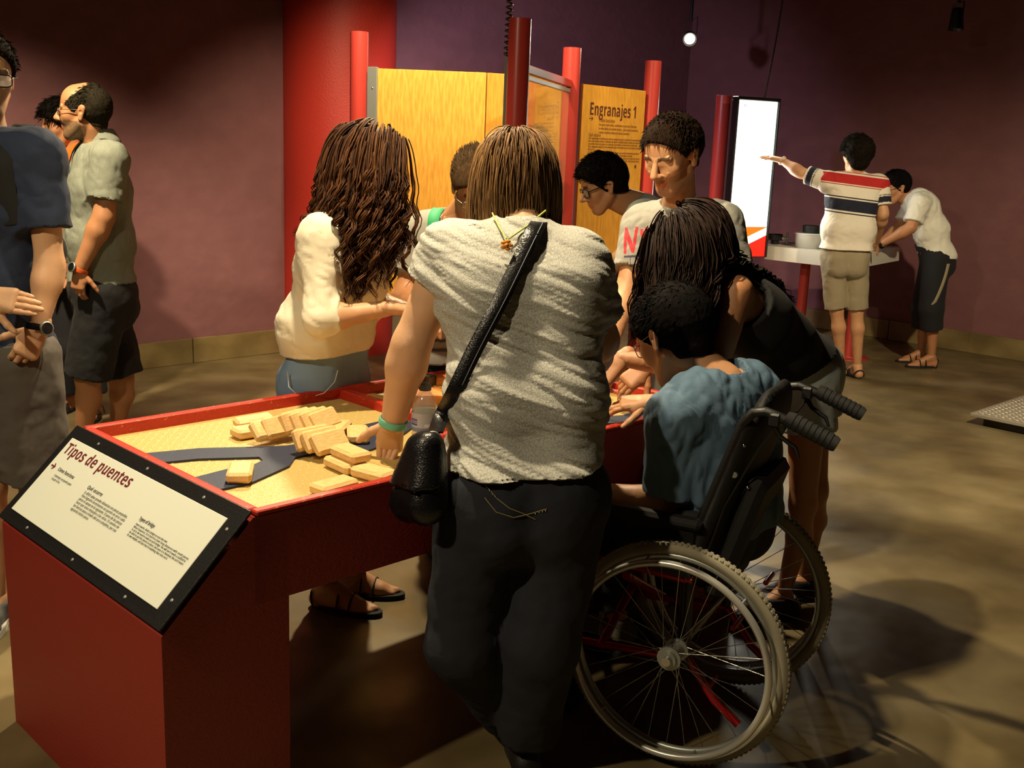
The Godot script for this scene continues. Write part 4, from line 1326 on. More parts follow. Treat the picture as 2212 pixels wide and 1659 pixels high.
var skinM: StandardMaterial3D
func person(S: Dictionary) -> Node3D:
	var base: Vector3 = (S.al + S.ar) / 2
	base.y = 0.0 if not S.has("seated") else 0.12
	var root := thing("person", S.label, "person", base)
	S.root = root
	var sk: Color = S.skin
	var T := head_frame(S)
	var Ti := T.affine_inverse()
	var nz := noise(91, 14.0, 2)
	var hairc: Color = S.get("hairc", lin(30, 24, 20))
	var beard: bool = S.get("beard", false)
	var stub: float = S.get("stubble", 0.0)
	var bc: Color = S.get("beardc", lin(70, 62, 50))
	var paint := func(p: Vector3, n: Vector3) -> Color:
		var c := sk * (1.0 + 0.10 * nz.get_noise_3dv(p))
		var q := Ti * p
		if q.y > -0.13 and q.y < 0.14 and absf(q.x) < 0.1 and absf(q.z) < 0.14:
			if q.z > 0.078 and q.y < -0.054 and q.y > -0.077 and absf(q.x) < 0.024: c = c.lerp(sk * Color(0.9, 0.42, 0.42), 0.7)
			if absf(q.x) > 0.012 and absf(q.x) < 0.050 and q.y > 0.018 and q.y < 0.030 and q.z > 0.055: c = c.lerp(hairc, 0.85)
			if (beard or stub > 0.0) and q.z > -0.005 and q.y < -0.035 and not (q.y > -0.078 and q.y < -0.054 and absf(q.x) < 0.022):
				if q.y < -0.07 + 0.5 * maxf(0.0, absf(q.x) - 0.03) * 2.0 or (absf(q.x) > 0.026 and q.z < 0.085) or q.z > 0.07:
					c = c.lerp(bc, (0.85 if beard else stub) * (0.85 + 0.25 * nz.get_noise_3dv(p * 6.0)))
		c.a = 1.0
		return c
	var a := Acc.new()
	var F := Field.new()
	F.k = 0.026
	var b: float = S.get("bulk", 1.0)
	var lim: float = S.get("limb", 1.0)
	torso(F, S, -0.006)
	for s in ["l", "r"]:
		var sh: Vector3 = S["s" + s]
		var el: Vector3 = S["e" + s]
		var wr: Vector3 = S["w" + s]
		F.bone(sh, el, 0.050 * lim, 0.040 * lim)
		var m := el.lerp(wr, 0.25)
		F.bone(el, m, 0.039 * lim, 0.042 * lim)
		F.bone(m, wr, 0.042 * lim, 0.027 * lim)
		var fd := foot_dir(S, s)
		legb(F, S["h" + s], S["k" + s], S["a" + s], b * S.get("leg", 1.0), -0.004, fd)
	F.bone(S.nb - Vector3(0, 0.02, 0), T * Vector3(0, -0.07, -0.022), 0.062, 0.050)
	F.build(a, S.get("cell", 0.014), paint)
	for s in ["l", "r"]:
		var G := Field.new()
		G.k = 0.014
		footb(G, S["a" + s], foot_dir(S, s), 0.0)
		G.build(a, S.get("fcell", 0.008), paint)
	build_head(a, S, S.get("hcell", 0.0045), paint)
	for s in ["l", "r"]:
		if not S.has("hand" + s): continue
		var h: Array = S["hand" + s]
		hand(a, S["w" + s], h[0], h[1], h[2], h[3], S.get("fincell", 0.004), paint, S.get("hsc", 1.0), h[4] if h.size() > 4 else 0.06)
	mk("body", a, skinM, root)
	# eyes
	for s in [-1.0, 1.0]:
		var e := Acc.new()
		var c := T * Vector3(s * 0.031, 0.003, 0.071)
		var sc: float = S.get("hs", 1.0)
		e.ball(c, Vector3.ONE * 0.0122 * sc, 14, sk * 0.92)
		if S.get("look", true):
			var g := T.basis.z.normalized()
			e.ball(c + g * 0.0060 * sc - T.basis.y.normalized() * 0.003, Vector3(0.0088, 0.0040, 0.0075) * sc, 10, lin(214, 206, 196), T.basis.orthonormalized())
			e.ball(c + g * 0.0102 * sc - T.basis.y.normalized() * 0.003, Vector3(0.0045, 0.0038, 0.004) * sc, 10, lin(40, 28, 20), T.basis.orthonormalized())
		else:
			e.ball(c + T.basis.z.normalized() * 0.0092 * sc - T.basis.y.normalized() * 0.006, Vector3(0.0105, 0.0016, 0.004) * sc, 10, lin(34, 24, 20), T.basis.orthonormalized())
		mk("eye", e, M.eye, root)
	return root

func fabric(col: Color, rough: float = 0.85, sc: float = 30.0, st: float = 0.5) -> StandardMaterial3D:
	var m := weave(mat(col, rough), M.cloth, sc, st)
	m.rim_enabled = true
	m.rim = 0.15
	return m
func heather(c1: Color, c2: Color, seed_: int) -> StandardMaterial3D:
	var m := mat(Color.WHITE, 0.85)
	m.albedo_texture = ntex(noise(seed_, 0.05, 4), 512, false, 1.0, grad([c1, c2], [0.25, 0.75]))
	return weave(m, M.cloth, 7.0, 0.4)

# o: inf, sleeve (fraction of the arm: 0..1 upper, 1..2 forearm), hem (metres above the hips along the spine), neck, amp, cell
func shirt(S: Dictionary, nm: String, m: Material, o: Dictionary) -> MeshInstance3D:
	var F := Field.new()
	var inf: float = o.get("inf", 0.014)
	F.k = 0.05
	torso(F, S, inf)
	var pel: Vector3 = (S.hl + S.hr) / 2
	var up: Vector3 = (S.nb - pel).normalized()
	var hl: Vector3 = (S.hl - S.hr).normalized()
	var lim: float = S.get("limb", 1.0)
	var lo: float = o.get("loose", 0.0)
	if lo > 0.0:
		var mdp: Vector3 = pel.lerp(S.nb, 0.35) + S.get("mid", Vector3.ZERO)
		F.bone(mdp - hl * 0.07, mdp + hl * 0.07, 0.105 * S.get("bulk", 1.0) + lo)
	for s in ["l", "r"]:
		var t: float = o.get("sleeve" + s, o.get("sleeve", 0.6))
		var sh: Vector3 = S["s" + s]
		var el: Vector3 = S["e" + s]
		var wr: Vector3 = S["w" + s]
		var sr: float = o.get("srad", 0.016)
		if t <= 0.0: continue
		if t <= 1.0: F.bone(sh, sh.lerp(el, t), 0.056 * lim + inf, 0.048 * lim + sr, 1)
		else:
			F.bone(sh, el, 0.054 * lim + inf, 0.046 * lim + sr * 0.7)
			F.bone(el, el.lerp(wr, t - 1.0), 0.046 * lim + sr * 0.7, 0.041 * lim + sr, 1)
	var hn: Vector3 = o.get("hemn", -up)
	F.planes.append([pel + up * o.get("hem", 0.0), hn.normalized()])
	if o.get("tank", false):
		pass
	F.holes.append([S.nb + up * o.get("nup", 0.05) + (S.face * Vector3(1, 0, 1)).normalized() * o.get("nfw", 0.012), o.get("neck", 0.068)])
	if o.has("noise"):
		F.noise = noise(o.get("seed", 7), o.noise, 2)
		if o.get("ridged", true): F.noise.fractal_type = FastNoiseLite.FRACTAL_RIDGED
		F.amp = o.get("amp", 0.008) * 0.6
		if o.has("nbasis"): F.nb = o.nbasis
	var a := Acc.new()
	F.build(a, o.get("cell", 0.009), o.get("paint", null), o.get("uvf", null))
	return mk(nm, a, m, S.root)

# o: to (0..1 thigh, 1..2 calf), inf, waist (above the hips), rhem
func pants(S: Dictionary, nm: String, m: Material, o: Dictionary) -> MeshInstance3D:
	var F := Field.new()
	var inf: float = o.get("inf", 0.012)
	F.k = o.get("k", 0.03)
	torso(F, S, inf, "lower")
	var b: float = S.get("bulk", 1.0) * S.get("leg", 1.0)
	var rh: float = o.get("rhem", 0.02)
	for s in ["l", "r"]:
		var h: Vector3 = S["h" + s]
		var k: Vector3 = S["k" + s]
		var an: Vector3 = S["a" + s]
		var t: float = o.get("to", 0.8)
		if t <= 1.0: F.bone(h, h.lerp(k, t), 0.092 * b + inf, 0.060 * b + rh + inf, 1)
		else:
			F.bone(h, k, 0.092 * b + inf, 0.062 * b + inf + rh * 0.6)
			F.bone(k, k.lerp(an, t - 1.0), 0.060 * b + inf + rh * 0.6, 0.046 * b + inf + rh, 1)
	var pel: Vector3 = (S.hl + S.hr) / 2
	var up: Vector3 = o.get("wn", Vector3.UP)
	F.planes.append([pel + up * o.get("waist", 0.10), up])
	if o.has("noise"):
		F.noise = noise(o.get("seed", 8), o.noise, 3)
		F.amp = o.get("amp", 0.006)
	var a := Acc.new()
	F.build(a, o.get("cell", 0.010), o.get("paint", null))
	return mk(nm, a, m, S.root)

func shoe(S: Dictionary, s: String, kind: String, m: Material, sole: Material) -> void:
	var an: Vector3 = S["a" + s]
	var d := foot_dir(S, s)
	var l := d.cross(Vector3.UP)
	var g: float = an.y - 0.085
	var o := Vector3(an.x, g, an.z)
	var a := Acc.new()
	var pl := PackedVector2Array()
	for t in 24:
		var an2 := TAU * t / 24
		var x := 0.075 + 0.132 * cos(an2)
		pl.append(Vector2(x, (0.040 + 0.010 * smoothstep(-0.02, 0.14, x)) * sin(an2)))
	a.prism(Transform3D(Basis(d, Vector3.UP, l), o + Vector3(0, 0.001, 0)), pl, 0.016 if kind == "sandal" else 0.022)
	if kind == "sandal":
		var so := mk("sandal", a, sole, S.root)
		for q in [[0.10, 0.045, 0.010], [0.055, 0.060, 0.009], [-0.03, 0.052, 0.008]]:
			var ps := []
			for t in 11:
				var an3 := PI * t / 10
				ps.append(o + d * (q[0] - (0.02 * sin(an3) if q[0] < 0 else 0.0)) + l * cos(an3) * 0.043 + Vector3(0, 0.012 + q[1] * sin(an3), 0))
			var st := Acc.new()
			st.tube(ps, q[2], 8, Color.WHITE, false, true, 0.35)
			mk("strap", st, m, so)
	else:
		var so := mk("shoe_sole", a, sole, S.root)
		var F := Field.new()
		F.k = 0.014
		footb(F, an, d, 0.010)
		F.planes.append([Vector3(0, g + 0.02, 0), Vector3.DOWN])
		F.planes.append([Vector3(0, g + 0.085, 0), Vector3.UP])
		a = Acc.new()
		F.build(a, 0.008)
		mk("shoe", a, m, S.root)

func short_hair(S: Dictionary, m: Material, o: Dictionary) -> void:
	var T := head_frame(S)
	var sc: float = S.get("hs", 1.0)
	var F := Field.new()
	F.k = 0.012
	var t: float = o.get("t", 0.010)
	var B := func(a, b, r1, r2): F.bone(T * a, T * b, r1 * sc + t, r2 * sc + t)
	B.call(Vector3(0, 0.032, -0.036), Vector3(0, 0.038, 0.012), 0.080, 0.075)
	B.call(Vector3(0, 0.056, -0.02), Vector3(0, 0.052, 0.022), 0.068, 0.064)
	B.call(Vector3(0, -0.01, -0.045), Vector3(0, -0.04, -0.048), 0.064, 0.045)
	for q in o.get("extra", []): F.bone(T * q[0], T * q[1], q[2] * sc, q[3] * sc)
	var hl: float = o.get("line", 0.058)
	F.planes.append([T * Vector3(0, hl, 0.072), (T.basis * Vector3(0, -0.62, 0.78)).normalized()])
	F.planes.append([T * Vector3(0, o.get("nape", -0.055), -0.05), (T.basis * Vector3(0, -1, 0.25)).normalized()])
	for s in [-1.0, 1.0]: F.holes.append([T * Vector3(s * 0.10, -0.012, 0.004), o.get("ear", 0.036) * sc])
	if o.has("bald"): F.planes.append([T * o.bald[0], (T.basis * o.bald[1]).normalized()])
	F.noise = noise(o.get("seed", 3), o.get("freq", 60.0), 2)
	F.amp = o.get("amp", 0.006) * 0.45
	var hc: Color = S.get("hairc", lin(30, 24, 20))
	var nz := noise(41, 90.0, 2)
	var a := Acc.new()
	F.build(a, o.get("cell", 0.0045), func(p, n): 
		var c := hc * (1.0 + 0.5 * nz.get_noise_3dv(p * Vector3(1, 0.3, 1)))
		c.a = 1.0
		return c)
	# loose tufts lying over the cap
	var nt: int = o.get("tufts", 500) * 3
	for k in nt:
		var u := rng.randf_range(-1, 1)
		var th := rng.randf() * TAU
		var dir := Vector3(sqrt(1 - u * u) * cos(th), u, sqrt(1 - u * u) * sin(th))
		var p := Vector3(0, 0.036, -0.014) + dir * Vector3(0.078, 0.088, 0.098)
		var bad := dir.y < -0.25 or (p - Vector3(0, hl, 0.072)).dot(Vector3(0, -0.62, 0.78)) > -0.004
		if absf(p.x) > 0.05 and p.y < 0.03 and p.z > -0.04: bad = true
		if o.has("bald") and (p - o.bald[0]).dot(o.bald[1]) > 0: bad = true
		if bad: continue
		var gr: Vector3 = (dir * 0.5 + o.get("comb", Vector3(0, -0.35, 0.6)) + Vector3(rng.randf_range(-0.3, 0.3), rng.randf_range(-0.3, 0.3), rng.randf_range(-0.3, 0.3))).normalized()
		var L: float = o.get("tl", 0.022) * rng.randf_range(0.7, 1.3)
		var rt := p + dir * (t * 0.85)
		var c := hc * rng.randf_range(0.6, 1.15)
		c.a = 1.0
		a.tube([T * rt, T * (rt + gr * L * 0.5), T * (rt + gr * L - dir * L * 0.25)], [0.0018 * sc, 0.0015 * sc, 0.0004 * sc], 3, c, false, false)
	mk("hair", a, M.shorthair, S.root)

# long hair: strands root on the scalp, slide over the skull and hang down, pushed off the listed balls
func long_hair(S: Dictionary, o: Dictionary) -> void:
	var T := head_frame(S)
	var sc: float = S.get("hs", 1.0)
	var a := Acc.new()
	var hc: Color = S.hairc
	var hi: Color = o.get("hi", hc * 2.5)
	var n: int = o.n
	var push: Array = o.get("push", [])
	var cen := Vector3(0, 0.034, -0.014)
	var rad := Vector3(0.088, 0.094, 0.106)
	var grav: Vector3 = o.get("grav", Vector3(0, -1, 0))
	var Tb := T.basis.orthonormalized()
	for k in n:
		var u := rng.randf_range(-0.45, 1.0)
		var th := rng.randf() * TAU
		var dir := Vector3(sqrt(1 - u * u) * cos(th), u, sqrt(1 - u * u) * sin(th))
		if dir.z > 0.35 and dir.y < 0.55 and absf(dir.x) < 0.80: continue
		if dir.z > 0.62 and dir.y < 0.75: continue
		if dir.y < 0.1 and dir.z > o.get("side", 0.25): continue
		var p := T * (cen + dir * rad * 0.98)
		var side := 1.0 if dir.x > o.get("part", 0.0) else -1.0
		var v: Vector3 = (Tb * (dir * 0.4 + Vector3(side * o.get("sweep", 0.3) * smoothstep(-0.3, 0.5, dir.z), -0.25, (-0.2 + o.get("fwd", 0.0)) * clampf(dir.z + 0.25, -0.3, 1.0)))).normalized()
		var sn := (Tb * (dir / rad)).normalized()
		v = (v - sn * (v.dot(sn) - 0.06)).normalized()
		var L: float = o.len * rng.randf_range(0.72, 1.05) * (1.0 + 0.12 * dir.y)
		var st: float = o.get("step", 0.022)
		var m := int(L / st)
		var ps := []
		var ph := rng.randf() * TAU
		var wl: float = rng.randf_range(0.8, 1.25) * o.get("wave", 0.085)
		var am: float = o.get("curl", 0.0) * rng.randf_range(0.6, 1.3)
		var jit: Vector3 = Vector3(rng.randf_range(-1, 1), 0, rng.randf_range(-1, 1)) * o.get("jit", 0.10)
		var lift := rng.randf_range(0.0, o.get("vol", 0.018))
		for j in m:
			var f := float(j) / m
			v = v.lerp((grav + jit).normalized(), o.get("stiff", 0.22)).normalized()
			p += v * st
			# keep out of the skull
			var q := T.affine_inverse() * p - cen
			var e := (q / rad).length()
			var lim2: float = 1.0 + (0.06 + lift / 0.09)
			if e < lim2: p = T * (cen + q * (lim2 / maxf(e, 0.05)))
			for b in push:
				var ap: Vector3 = b[0]
				var ab: Vector3 = b[1] - ap
				var tt := clampf((p - ap).dot(ab) / maxf(ab.length_squared(), 1e-6), 0, 1)
				var cc := ap + ab * tt
				var dd := p - cc
				var rr: float = b[2] + lift
				if dd.length() < rr: p = cc + dd.normalized() * rr
			var off := Vector3.ZERO
			if am > 0.0:
				var an := ph + TAU * (j * st) / wl
				var x := v.cross(Vector3(0.3, 0.2, 0.9)).normalized()
				var y := v.cross(x)
				off = (x * cos(an) + y * sin(an)) * am * smoothstep(0.15, 0.6, f)
			ps.append(p + off)
		var lr: float = o.get("lock", 0.012)
		for sidx in int(o.get("per", 8)):
			var o1 := Vector3(rng.randf_range(-1, 1), rng.randf_range(-1, 1), rng.randf_range(-1, 1)) * lr
			var o2 := Vector3(rng.randf_range(-1, 1), rng.randf_range(-1, 1), rng.randf_range(-1, 1)) * lr
			var qs := []
			var rs := []
			var cut := int(m * rng.randf_range(0.86, 1.0))
			for j in cut:
				var f := float(j) / cut
				qs.append(ps[j] + o1.lerp(o2, f) * (0.45 + 0.55 * sin(PI * minf(f * 1.1, 1.0))))
				rs.append(o.get("r", 0.0022) * (1.0 - 0.8 * smoothstep(0.8, 1.0, f)))
			var w := rng.randf()
			var c: Color = hc.lerp(hi, w * w * o.get("hmix", 0.5)) * rng.randf_range(0.75, 1.25)
			c.a = 1.0
			a.tube(qs, rs, 3, c, false, false)
	var F := Field.new()
	F.k = 0.015
	F.bone(T * Vector3(0, 0.032, -0.036), T * Vector3(0, 0.038, 0.0), 0.087 * sc, 0.081 * sc)
	F.bone(T * Vector3(0, 0.056, -0.02), T * Vector3(0, 0.05, 0.016), 0.074 * sc, 0.069 * sc)
	F.bone(T * Vector3(0, -0.02, -0.04), T * Vector3(0, -0.07, -0.045), 0.068 * sc, 0.055 * sc)
	F.planes.append([T * Vector3(0, 0.058, 0.072), (T.basis * Vector3(0, -0.62, 0.78)).normalized()])
	F.build(a, 0.006, func(_p, _n): return hc)
	mk("hair", a, M.hair, S.root)

func glasses(S: Dictionary, m: Material, w: float, h: float, th: float) -> void:
	var T := head_frame(S)
	var a := Acc.new()
	for s in [-1.0, 1.0]:
		var ps := []
		for t in 24:
			var an := TAU * t / 24
			var cx := signf(cos(an)) * pow(absf(cos(an)), 0.6) * w
			var cy := signf(sin(an)) * pow(absf(sin(an)), 0.6) * h
			ps.append(T * Vector3(s * 0.033 + cx, -0.001 + cy, 0.099 - absf(s * 0.033 + cx) * 0.16))
		a.tube(ps, th, 6, Color.WHITE, true, false)
		a.tube([T * Vector3(s * 0.058, 0.006, 0.089), T * Vector3(s * 0.076, 0.008, 0.07), T * Vector3(s * 0.084, 0.010, 0.0), T * Vector3(s * 0.082, -0.002, -0.02)], th, 6)
	a.tube([T * Vector3(-0.010, 0.004, 0.0985), T * Vector3(0, 0.008, 0.101), T * Vector3(0.010, 0.004, 0.0985)], th, 6)
	var g := mk("glasses", a, m, S.root)
	for s in [-1.0, 1.0]:
		a = Acc.new()
		var pl := PackedVector2Array()
		for t in 20: pl.append(Vector2(signf(cos(TAU * t / 20)) * pow(absf(cos(TAU * t / 20)), 0.6) * w, signf(sin(TAU * t / 20)) * pow(absf(sin(TAU * t / 20)), 0.6) * h))
		a.prism(Transform3D((T.basis.orthonormalized() * Basis(Vector3(1, 0, -0.16 * s).normalized(), Vector3(0.16 * s, 0, 1).normalized(), Vector3.UP)), T * Vector3(s * 0.033, -0.001, 0.0935)), pl, 0.0012)
		mk("lens", a, M.lens, g)

func band(S: Dictionary, nm: String, at: Vector3, dir: Vector3, r: float, wd: float, m: Material, flat: float = 1.0) -> MeshInstance3D:
	var d := dir.normalized()
	var a := Acc.new()
	a.lathe(frame(at, d, Vector3(0.3, 0.1, 0.9)), [Vector2(r, -wd / 2), Vector2(r + 0.003, -wd / 2 + 0.001), Vector2(r + 0.003, wd / 2 - 0.001), Vector2(r, wd / 2)], 28)
	return mk(nm, a, m, S.root)
func watch(S: Dictionary, at: Vector3, dir: Vector3, face: Vector3, r: float, strap: Material, case_: Material, fr: float = 0.019) -> void:
	var b := band(S, "watch_strap", at, dir, r, 0.02, strap)
	var d := dir.normalized()
	var fn := (face - d * face.dot(d)).normalized()
	var a := Acc.new()
	a.lathe(frame(at + fn * (r + 0.001), fn, d), [Vector2(fr - 0.002, 0.0), Vector2(fr, 0.003), Vector2(fr, 0.008), Vector2(fr - 0.003, 0.0105), Vector2(fr - 0.004, 0.0095), Vector2(0, 0.0095)], 24)
	mk("watch_case", a, case_, b)
	a = Acc.new()
	a.lathe(frame(at + fn * (r + 0.011), fn, d), [Vector2(fr - 0.004, -0.001), Vector2(fr - 0.004, 0.0), Vector2(0, 0.0)], 20)
	mk("watch_dial", a, mat(rgb(22, 26, 30), 0.15), b)
# flat strap that follows a row of points with given outward directions
func ribbon(ps: Array, ns: Array, wd: float, th: float) -> Acc:
	var a := Acc.new()
	var m := ps.size()
	var s := 0
	for k in m:
		var t: Vector3 = (ps[min(k + 1, m - 1)] - ps[max(k - 1, 0)]).normalized()
		var n: Vector3 = (ns[k] - t * ns[k].dot(t)).normalized()
		var x := t.cross(n)
		var p: Vector3 = ps[k]
		for q in [[-wd / 2, 0.0, n], [wd / 2, 0.0, n], [wd / 2, -th, -n], [-wd / 2, -th, -n]]:
			a.pt(p + x * q[0] + n * q[1], q[2] + x * signf(q[0]) * 0.5)
	for k in m - 1:
		for q in 4:
			var q2 := (q + 1) % 4
			a.tri(k * 4 + q, k * 4 + q2, k * 4 + 4 + q2)
			a.tri(k * 4 + q, k * 4 + 4 + q2, k * 4 + 4 + q)
	return a
func ray_on(F: Field, p: Vector3, dir: Vector3, lift: float) -> Vector3:
	var ids := PackedInt32Array()
	for i in F.A.size(): ids.append(i)
	var q := p - dir * 0.35
	for k in 120:
		var d := F.at(q, ids)
		if d < lift: return q
		q += dir * maxf(d - lift, 0.002) * 0.7
		if (q - p).dot(dir) > 0.25: return p
	return q
func strap(S: Dictionary, nm: String, m: Material, pts: Array, wd: float, th: float, parent: Node) -> MeshInstance3D:
	var ps := []
	var ns := []
	for q in pts: ps.append(q[0]); ns.append(q[1])
	# smooth the path
	var c := Curve3D.new()
	for k in ps.size():
		var t: Vector3 = (ps[min(k + 1, ps.size() - 1)] - ps[max(k - 1, 0)]) / 6.0
		c.add_point(ps[k], -t, t)
	var out := []
	var on := []
	var N := (ps.size() - 1) * 6
	for k in N + 1:
		var f := float(k) / N * (ps.size() - 1)
		var i0 := int(min(floor(f), ps.size() - 2))
		out.append(c.sample(i0, f - i0))
		on.append((ns[i0] as Vector3).lerp(ns[i0 + 1], f - i0))
	return mk(nm, ribbon(out, on, wd, th), m, parent)

func shirt_field(S: Dictionary, inf: float, lower: bool = false) -> Field:
	var F := Field.new()
	F.k = 0.05
	torso(F, S, inf, "lower" if lower else "body")
	return F

func people() -> void:
	skinM = mat(Color.WHITE, 0.52, 0.0, true)
	skinM.subsurf_scatter_enabled = true
	skinM.subsurf_scatter_strength = 0.08
	skinM.normal_enabled = true
	skinM.normal_texture = M.fine
	skinM.normal_scale = 0.12
	skinM.uv1_triplanar = true
	skinM.uv1_scale = Vector3.ONE * 12.0
	M.eye = mat(Color.WHITE, 0.3, 0.0, true)
	M.hair = mat(Color.WHITE, 0.62, 0.0, true)
	M.hair.metallic_specular = 0.3
	M.shorthair = mat(Color.WHITE, 0.85, 0.0, true)
	M.shorthair.metallic_specular = 0.15
	M.lens = mat(Color(0.9, 0.95, 1.0, 0.12), 0.03)
	M.lens.transparency = BaseMaterial3D.TRANSPARENCY_ALPHA
	var blackplastic := mat(rgb(16, 16, 18), 0.3)
	var wire := mat(rgb(120, 110, 96), 0.3, 0.8)
	var sole := mat(rgb(24, 22, 20), 0.8)
	var lea := weave(mat(rgb(22, 20, 20), 0.5), M.fine, 10.0, 0.3)
	var fair := lin(206, 162, 126)
	var mid := lin(196, 146, 108)
	var tan_ := lin(180, 126, 88)
	# ---- the woman with the shoulder bag, back to us
	var S := {"hd": Vector3(-0.010, 1.480, -2.800), "nb": Vector3(0.012, 1.380, -2.700), "sl": Vector3(-0.167, 1.309, -2.660), "sr": Vector3(0.149, 1.294, -2.680), "el": Vector3(-0.258, 1.077, -2.650), "er": Vector3(0.221, 1.099, -2.700), "wl": Vector3(-0.305, 0.862, -2.680), "wr": Vector3(0.180, 0.887, -3.000), "hl": Vector3(-0.068, 0.736, -2.450), "hr": Vector3(0.145, 0.741, -2.480), "kl": Vector3(-0.096, 0.366, -2.450), "kr": Vector3(0.098, 0.389, -2.420), "al": Vector3(0.036, 0.085, -2.620), "ar": Vector3(0.073, 0.085, -2.500), "label": "woman in a heather grey T-shirt and dark jeans leaning one hand on the table", "skin": fair, "hairc": lin(96, 70, 44), "face": Vector3(0.02, -0.42, -0.9), "hup": Vector3(-0.06, 1, 0), "bulk": 1.03, "wide": 1.16, "limb": 1.18, "leg": 1.08, "cell": 0.012, "hcell": 0.005, "fincell": 0.0035, "chest": Vector3(0, 0.02, 0.03), "mid": Vector3(0.012, 0.0, 0.02), "look": false,
		"handl": [Vector3(-0.10, -0.55, -0.30), Vector3(0.05, 0.45, 0.9), 1.0, [-0.55, -0.15, 0.1], 0.20], "handr": [Vector3(-0.2, -0.3, -0.9), Vector3(0, 1, -0.3), 1.0, [0.3, 0.4, 0.3]], "fl": Vector3(-0.25, 0, -1), "fr": Vector3(-0.1, 0, -1)}
	person(S)
	var tee := heather(rgb(140, 141, 136), rgb(190, 189, 182), 61)
	shirt(S, "t_shirt", tee, {"inf": 0.016, "sleevel": 0.34, "sleever": 0.72, "srad": 0.028, "hem": 0.115, "hemn": Vector3(0.02, -1, -0.12), "nup": 0.05, "nfw": -0.02, "neck": 0.072, "cell": 0.0058, "noise": 13.0, "amp": 0.013, "seed": 12, "loose": 0.012, "nbasis": Basis(Vector3(0.22, 0.50, 0), Vector3(0.1, 1.5, 0), Vector3(0.0, 0.2, 0.4))})
	var jeans := weave(mat(rgb(24, 28, 40), 0.85), M.cloth, 24.0, 0.6)
	pants(S, "jeans", jeans, {"to": 1.93, "inf": 0.006, "waist": 0.135, "rhem": 0.026, "noise": 9.0, "amp": 0.006, "cell": 0.010})
	var PF := shirt_field(S, 0.006, true)
	PF.k = 0.03
	for b in ["l", "r"]: PF.bone(S["h" + b], S["k" + b], 0.092 * 1.03 * 1.08 + 0.006, 0.08)
	var fwd := Vector3(0.02, 0, -1)
	var st := mat(rgb(150, 140, 96), 0.7)
	for q in [[[-0.058, -0.020], [-0.030, -0.050], [0.01, -0.064], [0.05, -0.058], [0.085, -0.045]], [[-0.058, 0.006], [-0.03, -0.02], [0.0, -0.042], [0.03, -0.056], [0.06, -0.072]]]:
		var ps := []
		for w in q: ps.append(ray_on(PF, Vector3(S.hl.x * 0.5 + S.hr.x * 0.5 - 0.03 + w[0], S.hl.y + 0.075 + w[1], S.hl.z), fwd, 0.0025))
		var a := Acc.new()
		a.tube(ps, 0.0012, 5)
		mk("pocket_stitching", a, st, S.root)
	var ss := Acc.new()
	for w in [[-0.055, 0.004], [-0.047, -0.002], [-0.04, -0.009], [-0.033, -0.014], [0.06, -0.055], [0.068, -0.052], [0.076, -0.049], [0.083, -0.046]]:
		ss.ball(ray_on(PF, Vector3(S.hl.x * 0.5 + S.hr.x * 0.5 - 0.03 + w[0], S.hl.y + 0.072 + w[1], S.hl.z), fwd, 0.003), Vector3.ONE * 0.0022, 6)
	mk("pocket_studs", ss, M.chrome, S.root)
	for s in ["l", "r"]: shoe(S, s, "shoe", lea, sole)
	long_hair(S, {"n": 800, "per": 9, "lock": 0.016, "len": 0.225, "step": 0.016, "r": 0.0019, "hi": lin(160, 120, 74), "hmix": 0.55, "sweep": 0.14, "part": 0.005, "vol": 0.004, "jit": 0.04, "stiff": 0.24, "side": 0.45, "curl": 0.0})
	band(S, "wristband", S.wl - (S.wl - S.el).normalized() * 0.004, S.wl - S.el, 0.0345, 0.019, mat(rgb(104, 190, 166), 0.5))
	# cord necklace with an orange flower at the nape
	var TF := shirt_field(S, 0.018)
	for b in ["l", "r"]: TF.bone(S["s" + b], S["e" + b], 0.08, 0.075)
	var nbk: Vector3 = S.nb
	var a := Acc.new()
	for q in [[Vector3(-0.075, 0.035, -0.02), Vector3(-0.036, -0.018, 0)], [Vector3(0.055, 0.045, -0.02), Vector3(-0.031, -0.018, 0)]]:
		var p0 := ray_on(TF, nbk + q[0], fwd, 0.010)
		var p1 := ray_on(TF, nbk + q[1], fwd, 0.010)
		a.tube([p0, p0.lerp(p1, 0.5) + Vector3(0, -0.003, 0.002), p1], 0.0022, 6)
	var neck := mk("necklace_cord", a, mat(rgb(180, 190, 96), 0.6), S.root)
	a = Acc.new()
	var fp := ray_on(TF, nbk + Vector3(-0.034, -0.03, 0), fwd, 0.022)
	for k in 5: a.ball(fp + Vector3(cos(TAU * k / 5), sin(TAU * k / 5), 0) * 0.009, Vector3(0.007, 0.005, 0.004), 8)
	a.ball(fp + Vector3(0, 0, 0.003), Vector3.ONE * 0.005, 8)
	mk("flower_bead", a, mat(rgb(226, 140, 30), 0.5), neck)
	# her bag: strap across the back, ring, flap bag at the left hip
	var bagM := weave(mat(rgb(14, 14, 18), 0.32), M.fine, 9.0, 0.35)
	var bag := thing("shoulder_bag", "black leather shoulder bag with long strap worn across the woman's back", "bag", Vector3(-0.20, 0.62, -2.42))
	var sp := []
	for q in [Vector3(0.045, 1.394, -2.600), Vector3(0.014, 1.331, -2.550), Vector3(-0.038, 1.219, -2.500), Vector3(-0.091, 1.110, -2.450), Vector3(-0.135, 1.010, -2.420), Vector3(-0.163, 0.947, -2.420)]:
		sp.append([ray_on(TF, q, fwd, 0.012), Vector3(-0.1, 0.15, 1)])
	sp.insert(0, [S.nb + Vector3(0.062, 0.02, -0.10), Vector3(0.3, 0.9, -0.4)])
	sp.insert(0, [S.nb + Vector3(0.10, -0.10, -0.20), Vector3(0.3, 0.2, -0.9)])
